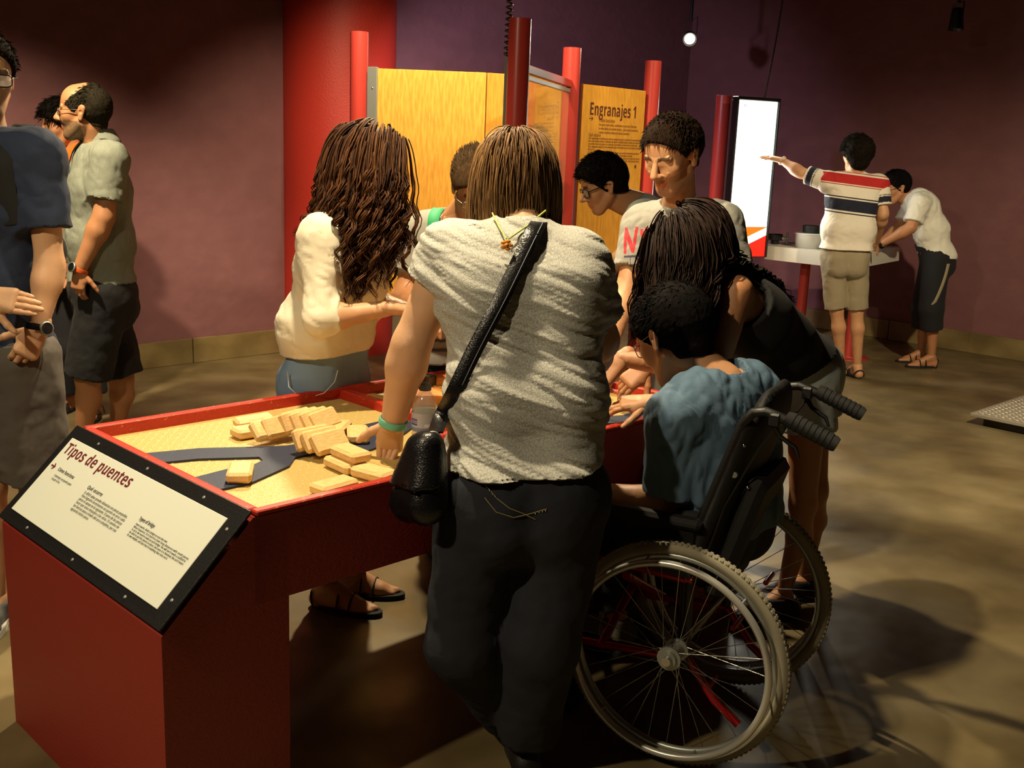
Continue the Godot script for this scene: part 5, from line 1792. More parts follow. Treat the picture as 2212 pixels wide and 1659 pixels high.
	var ring: Vector3 = Vector3(-0.176, 0.913, -2.360)
	sp.append([ring + Vector3(0.004, 0.018, 0.0), Vector3(-0.1, 0.1, 1)])
	var sr := strap(S, "strap", bagM, sp, 0.038, 0.004, bag)
	var e1 := []
	for q in sp: e1.append([q[0] + Vector3(0.0145, 0.009, 0.0015), q[1]])
	strap(S, "strap_stitching", mat(rgb(120, 124, 134), 0.6), e1.slice(2, e1.size() - 1), 0.0016, 0.001, sr)
	a = Acc.new()
	var rp2 := []
	for t in 24: rp2.append(ring + Vector3(cos(TAU * t / 24) * 0.019, sin(TAU * t / 24) * 0.019, 0))
	a.tube(rp2, 0.0022, 8, Color.WHITE, true, false)
	mk("ring", a, M.steel, bag)
	var F := Field.new()
	F.k = 0.03
	var bl: Array = [[Vector3(-0.195, 0.879, -2.380), Vector3(-0.228, 0.753, -2.380), 0.045, 0.050], [Vector3(-0.176, 0.896, -2.360), Vector3(-0.182, 0.763, -2.340), 0.030, 0.050]]
	for q in bl: F.bone(q[0], q[1], q[2], q[3], 0, Vector3(0.35, 0, 0.95), 1.25)
	F.noise = noise(55, 9.0, 2); F.amp = 0.006
	a = Acc.new()
	F.build(a, 0.008)
	mk("bag_body", a, bagM, bag)
	var G := Field.new()
	G.k = 0.03
	for q in bl: G.bone(q[0] + Vector3(-0.004, 0.004, 0.006), q[1] + Vector3(-0.004, 0.03, 0.008), q[2], q[3], 0, Vector3(0.35, 0, 0.95), 1.25)
	G.planes.append([bl[0][1] + Vector3(0, 0.05, 0), Vector3(0.1, -1, 0)])
	a = Acc.new()
	G.build(a, 0.008)
	mk("flap", a, bagM, bag)
	# ---- girl with long curly hair in the white top
	S = {"hd": Vector3(-0.452, 1.481, -3.330), "nb": Vector3(-0.540, 1.338, -3.350), "sr": Vector3(-0.592, 1.290, -3.220), "sl": Vector3(-0.503, 1.277, -3.500), "er": Vector3(-0.579, 1.048, -3.150), "el": Vector3(-0.485, 1.051, -3.550), "wr": Vector3(-0.374, 1.084, -3.200), "wl": Vector3(-0.350, 1.043, -3.450), "hr": Vector3(-0.658, 0.788, -3.380), "hl": Vector3(-0.575, 0.767, -3.520), "kr": Vector3(-0.625, 0.434, -3.380), "kl": Vector3(-0.551, 0.414, -3.500), "ar": Vector3(-0.608, 0.085, -3.420), "al": Vector3(-0.554, 0.085, -3.550), "label": "girl with long curly brown hair and glasses in a cream top and light jeans", "skin": mid, "hairc": lin(52, 32, 22), "face": Vector3(0.95, -0.22, 0.0), "bulk": 0.86, "limb": 0.88, "leg": 1.02, "hcell": 0.0045, "bust": true, "fincell": 0.005, "look": true, "chest": Vector3(0.0, 0.0, 0.0), "mid": Vector3(-0.025, 0, 0), "fr": Vector3(0.9, 0, 0.25), "fl": Vector3(0.97, 0, 0.12),
		"handr": [Vector3(0.9, -0.1, -0.3), Vector3(0, 1, 0), -1.0, [0.3, 0.4, 0.3]], "handl": [Vector3(0.7, -0.2, 0.3), Vector3(0, 1, 0), 1.0, [0.3, 0.4, 0.3]]}
	person(S)
	shirt(S, "cream_top", weave(mat(rgb(226, 218, 196), 0.85), M.cloth, 22.0, 0.5), {"inf": 0.013, "sleeve": 1.25, "srad": 0.006, "hem": 0.125, "hemn": Vector3(0.05, -1, 0), "loose": 0.018, "neck": 0.075, "cell": 0.0075, "noise": 11.0, "amp": 0.008, "nbasis": Basis(Vector3(0.6, 0.3, 0), Vector3(0, 1, 0), Vector3(0, 0.1, 0.7))})
	pants(S, "blue_jeans", weave(mat(rgb(122, 150, 182), 0.85), M.cloth, 24.0, 0.7), {"to": 1.9, "inf": 0.005, "waist": 0.145, "rhem": 0.016, "noise": 12.0, "amp": 0.006})
	var lat2: Vector3 = (S.hl - S.hr).normalized()
	var JF := shirt_field(S, 0.012, true)
	JF.bone(S.hr, S.kr, 0.092, 0.07)
	a = Acc.new()
	var pk := []
	for w in [[-0.085, 0.075], [-0.08, 0.03], [-0.05, 0.005], [-0.01, 0.0], [0.03, 0.012], [0.06, 0.045], [0.068, 0.08]]: pk.append(ray_on(JF, S.hr + Vector3(w[0] + 0.035, w[1] - 0.01, 0.0), Vector3(0, 0, -1), 0.003))
	a.tube(pk, 0.0016, 5)
	mk("pocket_stitching", a, mat(rgb(186, 190, 190), 0.7), S.root)
	for s in ["l", "r"]: shoe(S, s, "sandal", lea, sole)
	long_hair(S, {"n": 620, "per": 8, "lock": 0.013, "len": 0.45, "step": 0.02, "r": 0.0022, "hi": lin(136, 88, 50), "hmix": 0.55, "sweep": 0.25, "vol": 0.024, "jit": 0.10, "stiff": 0.22, "curl": 0.014, "wave": 0.085, "side": 0.45, "fwd": 0.10, "push": [[S.sl + Vector3(0, -0.03, 0), S.sr + Vector3(0, -0.03, 0), 0.078], [(S.sl + S.sr) / 2 + Vector3(0, -0.12, 0), (S.hl + S.hr) / 2, 0.125]]})
	glasses(S, wire, 0.024, 0.016, 0.0014)
	# ---- person with the green strap, bending over from the far side
	S = {"hd": Vector3(-0.147, 1.432, -3.720), "nb": Vector3(-0.223, 1.302, -3.850), "sr": Vector3(-0.342, 1.223, -3.850), "sl": Vector3(-0.056, 1.225, -3.950), "er": Vector3(-0.398, 1.038, -3.780), "el": Vector3(0.045, 1.029, -3.850), "wr": Vector3(-0.220, 1.007, -3.500), "wl": Vector3(-0.016, 0.935, -3.600), "hr": Vector3(-0.324, 0.779, -4.000), "hl": Vector3(-0.140, 0.777, -4.050), "kr": Vector3(-0.308, 0.487, -4.000), "kl": Vector3(-0.131, 0.481, -4.050), "ar": Vector3(-0.286, 0.085, -4.050), "al": Vector3(-0.112, 0.085, -4.100), "label": "bending person with a green bag strap, glasses and pulled back hair across the table", "skin": tan_, "hairc": lin(66, 50, 34), "face": Vector3(0.12, -0.62, 0.75), "bulk": 0.98, "cell": 0.015, "chest": Vector3(0, 0.03, 0), "look": false, "hcell": 0.005, "fincell": 0.006, "handr": [Vector3(0.8, -0.4, 0.3), Vector3(0, 1, 0.4), 1.0, [0.3, 0.4, 0.3]], "handl": [Vector3(-0.2, -0.7, 0.5), Vector3(0, 0.5, 1), -1.0, [0.3, 0.4, 0.3]]}
	person(S)
	var c0: float = S.hl.y
	shirt(S, "grey_t_shirt", weave(mat(Color.WHITE, 0.85, 0.0, true), M.cloth, 22.0, 0.5), {"inf": 0.016, "sleeve": 0.62, "srad": 0.024, "hem": 0.03, "loose": 0.01, "cell": 0.0075, "neck": 0.07, "paint": func(p, n):
		var h: float = p.y - c0
		for q in [[0.045, 0.062], [0.085, 0.10], [0.125, 0.138]]:
			if h > q[0] and h < q[1]: return lin(96, 92, 86)
		return lin(150, 146, 136) if h > 0.15 else lin(190, 184, 174)})
	pants(S, "dark_trousers", fabric(rgb(26, 26, 30)), {"to": 1.9, "waist": 0.1})
	for s in ["l", "r"]: shoe(S, s, "shoe", lea, sole)
	short_hair(S, M.hair, {"t": 0.012, "amp": 0.003, "tufts": 700, "tl": 0.03, "comb": Vector3(0, -0.1, -1.6), "line": 0.062, "cell": 0.006})
	glasses(S, wire, 0.025, 0.016, 0.0016)
	TF = shirt_field(S, 0.02)
	var gp := []
	for q in [[-0.062, 0.03, -0.03], [-0.072, -0.01, 0.02], [-0.074, -0.05, 0.05], [-0.072, -0.10, 0.07]]: gp.append([ray_on(TF, S.nb + Vector3(q[0], q[1], 0.0), Vector3(0, -0.5, -0.86), 0.006), Vector3(-0.2, 0.6, 0.8)])
	strap(S, "green_strap", mat(rgb(32, 150, 96), 0.7), gp, 0.042, 0.006, S.root)
	a = Acc.new()
	var lp := []
	for q in [[0.02, -0.04], [0.015, -0.14], [-0.01, -0.24], [-0.02, -0.32]]: lp.append(ray_on(TF, S.nb + Vector3(q[0], q[1], 0), Vector3(0, 0, -1), 0.006))
	a.tube(lp, 0.005, 6)
	mk("lanyard", a, mat(rgb(150, 30, 40), 0.6), S.root)
	# ---- man in the grey T-shirt looking down
	S = {"hd": Vector3(0.517, 1.566, -3.750), "nb": Vector3(0.570, 1.390, -3.850), "sr": Vector3(0.454, 1.308, -3.950), "sl": Vector3(0.717, 1.334, -3.800), "er": Vector3(0.396, 1.060, -3.850), "el": Vector3(0.786, 1.094, -3.720), "wr": Vector3(0.324, 0.893, -3.620), "wl": Vector3(0.617, 0.944, -3.600), "hr": Vector3(0.583, 0.834, -4.000), "hl": Vector3(0.748, 0.860, -3.900), "kr": Vector3(0.592, 0.515, -3.900), "kl": Vector3(0.794, 0.505, -4.000), "ar": Vector3(0.626, 0.085, -3.950), "al": Vector3(0.833, 0.085, -4.050), "label": "dark haired man in a grey printed T-shirt standing at the table's end looking down", "skin": mid, "hairc": lin(38, 28, 22), "face": Vector3(-0.62, -0.42, 0.66), "hup": Vector3(0.02, 1, 0), "bulk": 0.98, "stubble": 0.35, "beardc": lin(80, 60, 46), "hcell": 0.0036, "look": false, "fincell": 0.005, "hs": 1.06, "handr": [Vector3(-0.2, -0.9, 0.3), Vector3(-0.6, 0, 0.8), 1.0, [0.3, 0.3, 0.2]], "handl": [Vector3(-0.9, -0.3, 0.2), Vector3(0, 0.8, 0.5), -1.0, [0.3, 0.4, 0.3]]}
	person(S)
	var gx := Image.create(256, 256, false, Image.FORMAT_RGB8)
	gx.fill(rgb(148, 147, 140))
	var redp := rgb(190, 52, 60)
	# block letters and a crazed dark sketch below, as printed on the shirt
	var line := func(x0, y0, x1, y1, w, c):
		for t in 60:
			var x: float = lerpf(x0, x1, t / 59.0)
			var y: float = lerpf(y0, y1, t / 59.0)
			gx.fill_rect(Rect2i(int(x), int(y), w, w), c)
	for q in [[52, 52, 58, 100], [52, 52, 80, 96], [80, 96, 86, 48], [100, 52, 124, 100], [124, 50, 98, 100], [112, 48, 128, 60], [132, 50, 128, 98], [132, 50, 156, 52], [156, 52, 154, 98], [128, 98, 154, 98], [168, 50, 168, 98], [168, 74, 190, 50], [168, 74, 192, 98]]: line.call(q[0], q[1], q[2], q[3], 8, redp)
	for q in [[60, 112, 120, 106], [90, 112, 110, 128], [150, 108, 166, 120], [130, 106, 146, 124], [176, 108, 184, 126]]: line.call(q[0], q[1], q[2], q[3], 4, rgb(60, 62, 84))
	rng.seed = 91
	for k in 46:
		var x := rng.randf_range(40, 200)
		var y := rng.randf_range(130, 245)
		var ang := rng.randf() * TAU
		for t in 3:
			var x2 := x + cos(ang) * 18
			var y2 := y + sin(ang) * 18
			line.call(x, y, x2, y2, 2, rgb(74, 72, 70))
			x = x2; y = y2
			ang += rng.randf_range(-1.0, 1.0)
	var pm := mat(Color.WHITE, 0.85)
	pm.albedo_texture = ImageTexture.create_from_image(gx)
	pm.texture_repeat = true
	var latg: Vector3 = (S.sl - S.sr).normalized()
	var chg: Vector3 = S.nb
	var fwg := latg.cross(Vector3.UP)
	shirt(S, "printed_t_shirt", pm, {"inf": 0.017, "sleeve": 0.64, "srad": 0.024, "hem": -0.02, "loose": 0.014, "cell": 0.0075, "neck": 0.068, "noise": 11.0, "amp": 0.008, "uvf": func(p):
		var d: Vector3 = p - chg
		if d.dot(fwg) < -0.02: return Vector2(0.02, 0.02)
		return Vector2(clampf(0.72 + d.dot(latg) / 0.36, 0.02, 0.98), clampf((-d.y) / 0.42, 0.02, 0.98))})
	pants(S, "plaid_shorts", fabric(rgb(84, 86, 76)), {"to": 0.85, "waist": 0.08, "rhem": 0.03})
	for s in ["l", "r"]: shoe(S, s, "shoe", lea, sole)
	short_hair(S, M.hair, {"t": 0.011, "amp": 0.003, "tufts": 900, "tl": 0.02, "line": 0.064, "cell": 0.0045, "nape": -0.06})
	# ---- girl in the black tank top
	S = {"hd": Vector3(0.498, 1.294, -3.080), "nb": Vector3(0.616, 1.187, -3.150), "sr": Vector3(0.627, 1.198, -3.020), "sl": Vector3(0.638, 1.175, -3.300), "er": Vector3(0.576, 0.976, -2.980), "el": Vector3(0.570, 0.938, -3.300), "wr": Vector3(0.324, 0.975, -3.100), "wl": Vector3(0.426, 0.918, -3.300), "hr": Vector3(0.934, 0.864, -3.300), "hl": Vector3(0.989, 0.864, -3.480), "kr": Vector3(0.957, 0.480, -3.300), "kl": Vector3(1.035, 0.481, -3.450), "ar": Vector3(0.972, 0.085, -3.480), "al": Vector3(1.087, 0.085, -3.650), "label": "girl with long dark curls in black tank top and denim shorts bending over", "skin": tan_, "hairc": lin(30, 21, 18), "face": Vector3(-0.80, -0.6, 0.12), "bulk": 0.90, "limb": 0.92, "leg": 0.92, "hcell": 0.006, "seat": 1.2, "fincell": 0.0045, "fr": Vector3(-0.8, 0, 0.3), "fl": Vector3(-0.8, 0, 0.3), "mid": Vector3(0, 0.02, 0), "handr": [Vector3(-0.6, -0.6, 0.2), Vector3(-0.5, 0.5, 0.7), 1.0, [0.5, 0.6, 0.4]], "handl": [Vector3(-0.7, -0.6, 0.2), Vector3(-0.3, 0.6, 0.6), -1.0, [0.3, 0.4, 0.3]]}
	person(S)
	F = Field.new()
	F.k = 0.05
	torso(F, S, 0.016)
	F.holes.append([S.sr + Vector3(-0.005, 0.02, 0.03), 0.125])
	F.holes.append([S.sl + Vector3(-0.01, 0.01, -0.02), 0.105])
	F.holes.append([S.nb + Vector3(-0.03, 0.06, 0), 0.14])
	var pl2: Vector3 = (S.hl + S.hr) / 2
	F.planes.append([pl2 + Vector3(0.0, 0.095, 0), Vector3(0.48, -0.88, 0)])
	a = Acc.new()
	F.build(a, 0.0075)
	mk("tank_top", a, fabric(rgb(16, 15, 17), 0.9), S.root)
	TF = shirt_field(S, 0.002)
	for b in [S.sl, S.sr]:
		var q0: Vector3 = S.nb.lerp(b, 0.62)
		var tp2 := []
		for w in [-0.10, -0.05, 0.0, 0.05, 0.10]: tp2.append([ray_on(TF, q0 + Vector3(w, 0.0, 0), Vector3(0.1 * signf(w), -1, 0), 0.003), Vector3(0, 1, 0)])
		strap(S, "top_strap", fabric(rgb(16, 15, 17)), tp2, 0.008, 0.002, S.root)
	pants(S, "denim_shorts", weave(mat(rgb(178, 190, 194), 0.85), M.cloth, 24.0, 0.7), {"to": 0.34, "inf": 0.010, "waist": 0.105, "wn": Vector3(-0.45, 0.89, 0), "rhem": 0.04, "noise": 14.0, "amp": 0.004})
	for s in ["l", "r"]: shoe(S, s, "shoe", lea, sole)
	long_hair(S, {"n": 640, "per": 8, "lock": 0.016, "len": 0.36, "step": 0.02, "r": 0.0022, "hi": lin(74, 52, 44), "hmix": 0.6, "sweep": 0.2, "vol": 0.014, "jit": 0.07, "stiff": 0.26, "curl": 0.009, "wave": 0.10, "side": 0.6, "fwd": 0.25, "push": [[S.sl, S.sr, 0.085], [(S.sl + S.sr) / 2 + Vector3(0, -0.01, 0), (S.hl + S.hr) / 2, 0.125]]})
	# lock of hair running down her back
	a = Acc.new()
	rng.seed = 17
	for k in 150:
		var z0 := rng.randf_range(-0.09, 0.09)
		var ph := rng.randf() * TAU
		var ps := []
		var rs := []
		var L := rng.randf_range(0.28, 0.46)
		for j in 22:
			var f := j / 21.0
			var q: Vector3 = S.nb + (pl2 - S.nb).normalized() * (f * L - 0.02) + Vector3(0, 0, z0 * (0.7 + 0.6 * f))
			q = ray_on(TF, q, Vector3(0.15, -1, 0).normalized(), 0.010 + 0.02 * absf(sin(k * 1.7)))
			ps.append(q + Vector3(cos(ph + f * 22.0), sin(ph + f * 22.0), cos(ph * 2.0 + f * 22.0)) * 0.009)
			rs.append(0.0055 * (1.0 - 0.8 * smoothstep(0.7, 1.0, f)))
		var hc: Color = lin(30, 21, 18) * rng.randf_range(0.7, 1.6)
		hc.a = 1.0
		a.tube(ps, rs, 5, hc, false, true, 0.6)
	mk("hair_down_back", a, M.hair, S.root)
	# ---- boy in the wheelchair
	S = {"hd": Vector3(0.439, 1.081, -2.900), "nb": Vector3(0.567, 0.971, -2.820), "sl": Vector3(0.418, 0.899, -2.700), "sr": Vector3(0.674, 0.913, -2.920), "el": Vector3(0.437, 0.665, -2.720), "er": Vector3(0.577, 0.752, -3.000), "wl": Vector3(0.263, 0.644, -2.850), "wr": Vector3(0.408, 0.860, -3.050), "hl": Vector3(0.516, 0.609, -2.720), "hr": Vector3(0.682, 0.600, -2.920), "kl": Vector3(0.285, 0.509, -3.050), "kr": Vector3(0.449, 0.491, -3.250), "al": Vector3(0.352, 0.159, -3.100), "ar": Vector3(0.510, 0.123, -3.300), "label": "boy with short black hair and glasses in a blue T-shirt sitting in the wheelchair", "seated": true, "skin": mid, "hairc": lin(20, 17, 17), "face": Vector3(-0.52, -0.52, -0.66), "bulk": 0.92, "limb": 0.92, "hcell": 0.0045, "hs": 1.08, "fincell": 0.0035, "hsc": 0.95, "look": false, "seat": 0.6, "fl": CF, "fr": CF, "handr": [Vector3(-0.95, -0.12, -0.1), Vector3(-0.15, 0.9, 0.3), -1.0, [0.25, 0.35, 0.25], 0.02], "handl": [Vector3(-0.8, -0.05, -0.5), Vector3(0, 0.8, 0.6), -1.0, [0.5, 0.6, 0.4]]}
	person(S)
	shirt(S, "blue_t_shirt", weave(mat(rgb(80, 106, 130), 0.85), M.cloth, 24.0, 0.5), {"inf": 0.018, "sleeve": 0.86, "srad": 0.034, "hem": -0.03, "loose": 0.016, "cell": 0.0068, "neck": 0.072, "noise": 10.0, "amp": 0.013, "seed": 4, "nbasis": Basis(Vector3(1.0, 0.5, 0), Vector3(-0.2, 0.6, 0), Vector3(0, 0.2, 0.9))})
	pants(S, "dark_trousers", fabric(rgb(28, 28, 34)), {"to": 1.85, "waist": 0.06, "rhem": 0.02})
	for s in ["l", "r"]: shoe(S, s, "shoe", mat(rgb(110, 104, 92), 0.7), sole)
	short_hair(S, M.hair, {"t": 0.014, "amp": 0.004, "tufts": 1500, "tl": 0.02, "line": 0.055, "nape": -0.075, "ear": 0.034, "cell": 0.005})
	glasses(S, wire, 0.022, 0.016, 0.0014)
	# ---- man with black framed glasses leaning in at the gear exhibit
	S = {"hd": Vector3(0.369, 1.419, -4.850), "nb": Vector3(0.536, 1.341, -4.900), "sl": Vector3(0.541, 1.291, -4.720), "sr": Vector3(0.588, 1.279, -5.100), "el": Vector3(0.463, 1.108, -4.700), "er": Vector3(0.503, 1.068, -5.100), "wl": Vector3(0.360, 1.017, -4.750), "wr": Vector3(0.372, 0.981, -5.050), "hl": Vector3(0.860, 0.860, -4.850), "hr": Vector3(0.860, 0.860, -5.100), "kl": Vector3(0.840, 0.480, -4.850), "kr": Vector3(0.840, 0.480, -5.100), "al": Vector3(0.860, 0.085, -4.900), "ar": Vector3(0.860, 0.085, -5.150), "label": "man with black framed glasses leaning forward in front of the gear sign", "skin": mid, "hairc": lin(24, 20, 18), "face": Vector3(-0.90, -0.40, 0.22), "bulk": 0.95, "cell": 0.016, "hcell": 0.0045, "fincell": 0.007, "hs": 1.0, "fl": Vector3(-1, 0, 0), "fr": Vector3(-1, 0, 0), "handl": [Vector3(-0.8, -0.4, 0), Vector3(0, 0.8, 0.5), 1.0, [0.3, 0.3, 0.2]], "handr": [Vector3(-0.8, -0.4, 0), Vector3(0, 0.8, -0.5), -1.0, [0.3, 0.3, 0.2]]}
	person(S)
	shirt(S, "grey_t_shirt", fabric(rgb(150, 152, 144)), {"inf": 0.016, "sleeve": 0.5, "srad": 0.02, "hem": 0.0, "cell": 0.010, "neck": 0.056})
	pants(S, "dark_trousers", fabric(rgb(30, 30, 34)), {"to": 1.9})
	for s in ["l", "r"]: shoe(S, s, "shoe", lea, sole)
	short_hair(S, M.hair, {"t": 0.016, "amp": 0.006, "tufts": 900, "tl": 0.03, "line": 0.05, "comb": Vector3(0, 0.3, 0.8), "cell": 0.005})
	glasses(S, blackplastic, 0.026, 0.019, 0.0028)
	var bpk := thing("backpack", "black backpack hanging at the chest of the man with black framed glasses", "bag", S.sl + Vector3(-0.05, -0.40, 0.0))
	F = Field.new()
	F.k = 0.04
	F.bone(S.sl + Vector3(-0.035, -0.10, 0.02), S.sl + Vector3(-0.045, -0.30, 0.02), 0.055, 0.06)
	F.bone(S.sl + Vector3(-0.015, -0.04, -0.12), S.sl + Vector3(-0.03, -0.30, -0.12), 0.055, 0.06)
	a = Acc.new()
	F.build(a, 0.01)
	mk("pack_body", a, fabric(rgb(20, 20, 22)), bpk)
	# ---- man in the striped polo reaching to the glowing sign
	S = {"hd": Vector3(2.369, 1.603, -7.750), "nb": Vector3(2.377, 1.465, -7.750), "sl": Vector3(2.161, 1.413, -7.700), "sr": Vector3(2.555, 1.401, -7.750), "el": Vector3(1.995, 1.468, -7.800), "er": Vector3(2.588, 1.203, -7.700), "wl": Vector3(1.886, 1.544, -7.900), "wr": Vector3(2.644, 0.987, -7.950), "hl": Vector3(2.273, 0.866, -7.720), "hr": Vector3(2.440, 0.866, -7.720), "kl": Vector3(2.335, 0.506, -7.720), "kr": Vector3(2.480, 0.505, -7.720), "al": Vector3(2.433, 0.085, -7.800), "ar": Vector3(2.542, 0.085, -7.750), "label": "person in a white polo with red and navy stripes pointing at the glowing sign", "skin": mid, "hairc": lin(26, 22, 18), "face": Vector3(-0.25, 0.0, -0.97), "bulk": 0.95, "cell": 0.016, "hcell": 0.007, "fincell": 0.006, "limb": 0.95, "fr": Vector3(-0.2, 0, -0.98), "fl": Vector3(-0.3, 0, -0.95), "handl": [Vector3(-0.95, 0.2, -0.2), Vector3(0.2, 0.9, 0.3), 1.0, [0.1, 0.15, 0.1], 0.02], "handr": [Vector3(-0.3, -0.5, -0.7), Vector3(0.3, 0.8, -0.4), 1.0, [0.3, 0.4, 0.3]]}
	person(S)
	var si := Image.create(4, 256, false, Image.FORMAT_RGB8)
	si.fill(rgb(224, 216, 200))
	# rows count down from 1.50 m to 0.86 m
	for q in [[1.478, 1.472, 150, 34, 30], [1.462, 1.396, 176, 30, 28], [1.388, 1.381, 150, 34, 30], [1.306, 1.298, 20, 22, 34], [1.288, 1.206, 22, 26, 46], [1.196, 1.188, 20, 22, 34]]:
		si.fill_rect(Rect2i(0, int((1.50 - q[0]) / 0.64 * 256), 4, max(2, int((q[0] - q[1]) / 0.64 * 256))), rgb(q[2], q[3], q[4]))
	var sm2 := mat(Color.WHITE, 0.85)
	sm2.albedo_texture = ImageTexture.create_from_image(si)
	var xs: float = S.nb.x
	shirt(S, "striped_polo", sm2, {"inf": 0.018, "sleeve": 0.16, "hem": 0.075, "loose": 0.02, "cell": 0.008, "neck": 0.062, "noise": 8.0, "amp": 0.008, "hemn": Vector3(0.0, -1, 0.0), "uvf": func(p): return Vector2(0.5, clampf((1.50 - (p.y + 0.09 * (p.x - xs))) / 0.64, 0.005, 0.995))})
	for s in ["l", "r"]:
		F = Field.new()
		var q1: Vector3 = S["s" + s]
		var q2: Vector3 = q1.lerp(S["e" + s], 0.72)
		F.bone(q1, q2, 0.070, 0.066, 1)
		a = Acc.new()
		var ln := (q2 - q1).length()
		F.build(a, 0.006, func(p, n):
			var t: float = (p - q1).dot((q2 - q1).normalized()) / ln
			if t > 0.62 and t < 0.90: return lin(22, 26, 46)
			if t > 0.53 and t < 0.57: return lin(22, 24, 38)
			return lin(224, 216, 200))
		mk("sleeve", a, weave(mat(Color.WHITE, 0.85, 0.0, true), M.cloth, 22.0, 0.4), S.root)
	pants(S, "khaki_shorts", fabric(rgb(150, 138, 112)), {"to": 0.98, "inf": 0.004, "waist": 0.10, "rhem": 0.022, "noise": 10.0, "amp": 0.006, "k": 0.010})
	for s in ["l", "r"]: shoe(S, s, "sandal", lea, sole)
	short_hair(S, M.hair, {"t": 0.026, "amp": 0.010, "freq": 34.0, "tufts": 900, "tl": 0.04, "line": 0.05, "nape": -0.10, "ear": 0.02, "cell": 0.007})
	band(S, "bracelet", S.wl, S.wl - S.el, 0.031, 0.012, mat(rgb(200, 196, 186), 0.5))
	# ---- man in the white T-shirt bending over the counter
	S = {"hd": Vector3(2.879, 1.375, -8.350), "nb": Vector3(3.005, 1.299, -8.350), "sl": Vector3(2.997, 1.267, -8.150), "sr": Vector3(3.107, 1.258, -8.550), "el": Vector3(2.942, 1.089, -8.100), "er": Vector3(3.003, 1.069, -8.500), "wl": Vector3(2.761, 0.949, -8.200), "wr": Vector3(2.772, 0.910, -8.350), "hl": Vector3(3.197, 0.853, -8.200), "hr": Vector3(3.265, 0.853, -8.400), "kl": Vector3(3.208, 0.479, -8.200), "kr": Vector3(3.224, 0.450, -8.400), "al": Vector3(3.276, 0.085, -8.250), "ar": Vector3(3.271, 0.085, -8.450), "label": "man in a white T-shirt and black three quarter trousers bending over the white counter", "skin": tan_, "hairc": lin(20, 18, 18), "face": Vector3(-0.93, -0.28, 0.2), "bulk": 0.98, "cell": 0.016, "hcell": 0.006, "fincell": 0.007, "chest": Vector3(0.03, 0.05, 0), "mid": Vector3(0.035, 0.05, 0), "fl": Vector3(-0.97, 0, 0.1), "fr": Vector3(-0.97, 0, 0.1), "handl": [Vector3(-0.8, -0.4, -0.1), Vector3(0, 0.8, 0.5), 1.0, [0.3, 0.4, 0.3]], "handr": [Vector3(-0.8, -0.4, 0.1), Vector3(0, 0.8, 0.5), -1.0, [0.3, 0.4, 0.3]]}
	person(S)
	shirt(S, "white_t_shirt", weave(mat(rgb(226, 224, 212), 0.85), M.cloth, 22.0, 0.4), {"inf": 0.018, "sleeve": 0.78, "srad": 0.026, "hem": 0.02, "hemn": Vector3(-0.1, -1, 0), "loose": 0.018, "cell": 0.009, "neck": 0.066, "noise": 9.0, "amp": 0.010})
	var kt := pants(S, "black_trousers", fabric(rgb(20, 20, 26)), {"to": 1.42, "inf": 0.016, "waist": 0.09, "rhem": 0.026})
	PF = shirt_field(S, 0.016, true)
	PF.bone(S.hl, S.kl, 0.108, 0.09)
	var pp := []
	for q in [[0.055, -0.02], [0.05, -0.10], [0.03, -0.20], [0.0, -0.30], [-0.02, -0.34]]: pp.append([ray_on(PF, S.hl + Vector3(q[0], q[1], 0), Vector3(0, 0, -1), 0.006), Vector3(0.2, 0, 1)])
	strap(S, "side_stripe", mat(rgb(150, 140, 112), 0.8), pp, 0.024, 0.003, kt)
	for s in ["l", "r"]: shoe(S, s, "sandal", lea, sole)
	short_hair(S, M.hair, {"t": 0.014, "amp": 0.005, "tufts": 500, "tl": 0.025, "line": 0.052, "cell": 0.006})
	glasses(S, blackplastic, 0.024, 0.016, 0.0022)
	watch(S, S.wl, S.wl - S.el, Vector3(0, 0.3, 1), 0.033, blackplastic, blackplastic)
	# ---- bald man in the grey polo
	S = {"hd": Vector3(-2.019, 1.647, -5.050), "nb": Vector3(-1.986, 1.484, -5.100), "sl": Vector3(-1.855, 1.442, -4.920), "sr": Vector3(-2.085, 1.417, -5.300), "el": Vector3(-1.881, 1.185, -4.880), "er": Vector3(-2.167, 1.135, -5.300), "wl": Vector3(-1.990, 0.948, -4.850), "wr": Vector3(-2.203, 0.950, -5.200), "hl": Vector3(-1.948, 0.806, -5.000), "hr": Vector3(-2.042, 0.774, -5.200), "kl": Vector3(-2.037, 0.410, -5.000), "kr": Vector3(-1.951, 0.371, -5.200), "al": Vector3(-2.102, 0.085, -5.050), "ar": Vector3(-2.007, 0.085, -5.250), "label": "bald bearded man with glasses in a grey polo shirt and black shorts beside the wall", "skin": tan_, "hairc": lin(40, 36, 28), "beard": true, "beardc": lin(86, 78, 60), "face": Vector3(-1.0, 0.0, 0.14), "bulk": 1.22, "wide": 0.95, "belly": 1.12, "limb": 1.15, "leg": 0.92, "hs": 1.08, "hcell": 0.0045, "fincell": 0.005, "cell": 0.014, "fl": Vector3(-1, 0, 0.2), "fr": Vector3(-1, 0, 0.1), "handl": [Vector3(-0.12, -1, 0.05), Vector3(-0.3, 0.0, 1), -1.0, [0.3, 0.5, 0.3], 0.03], "handr": [Vector3(-0.2, -0.9, 0), Vector3(-0.3, 0, -1), 1.0, [0.3, 0.4, 0.3]]}
	person(S)
	shirt(S, "grey_polo", heather(rgb(118, 124, 112), rgb(144, 148, 134), 64), {"inf": 0.016, "sleeve": 0.70, "srad": 0.026, "hem": 0.08, "hemn": Vector3(0.0, -1, 0.0), "loose": 0.014, "cell": 0.0085, "neck": 0.066, "noise": 9.0, "amp": 0.010, "seed": 15, "nbasis": Basis(Vector3(1, 0.4, 0), Vector3(0, 0.8, 0), Vector3(0, 0, 0.8))})
	a = Acc.new()
	F = Field.new()
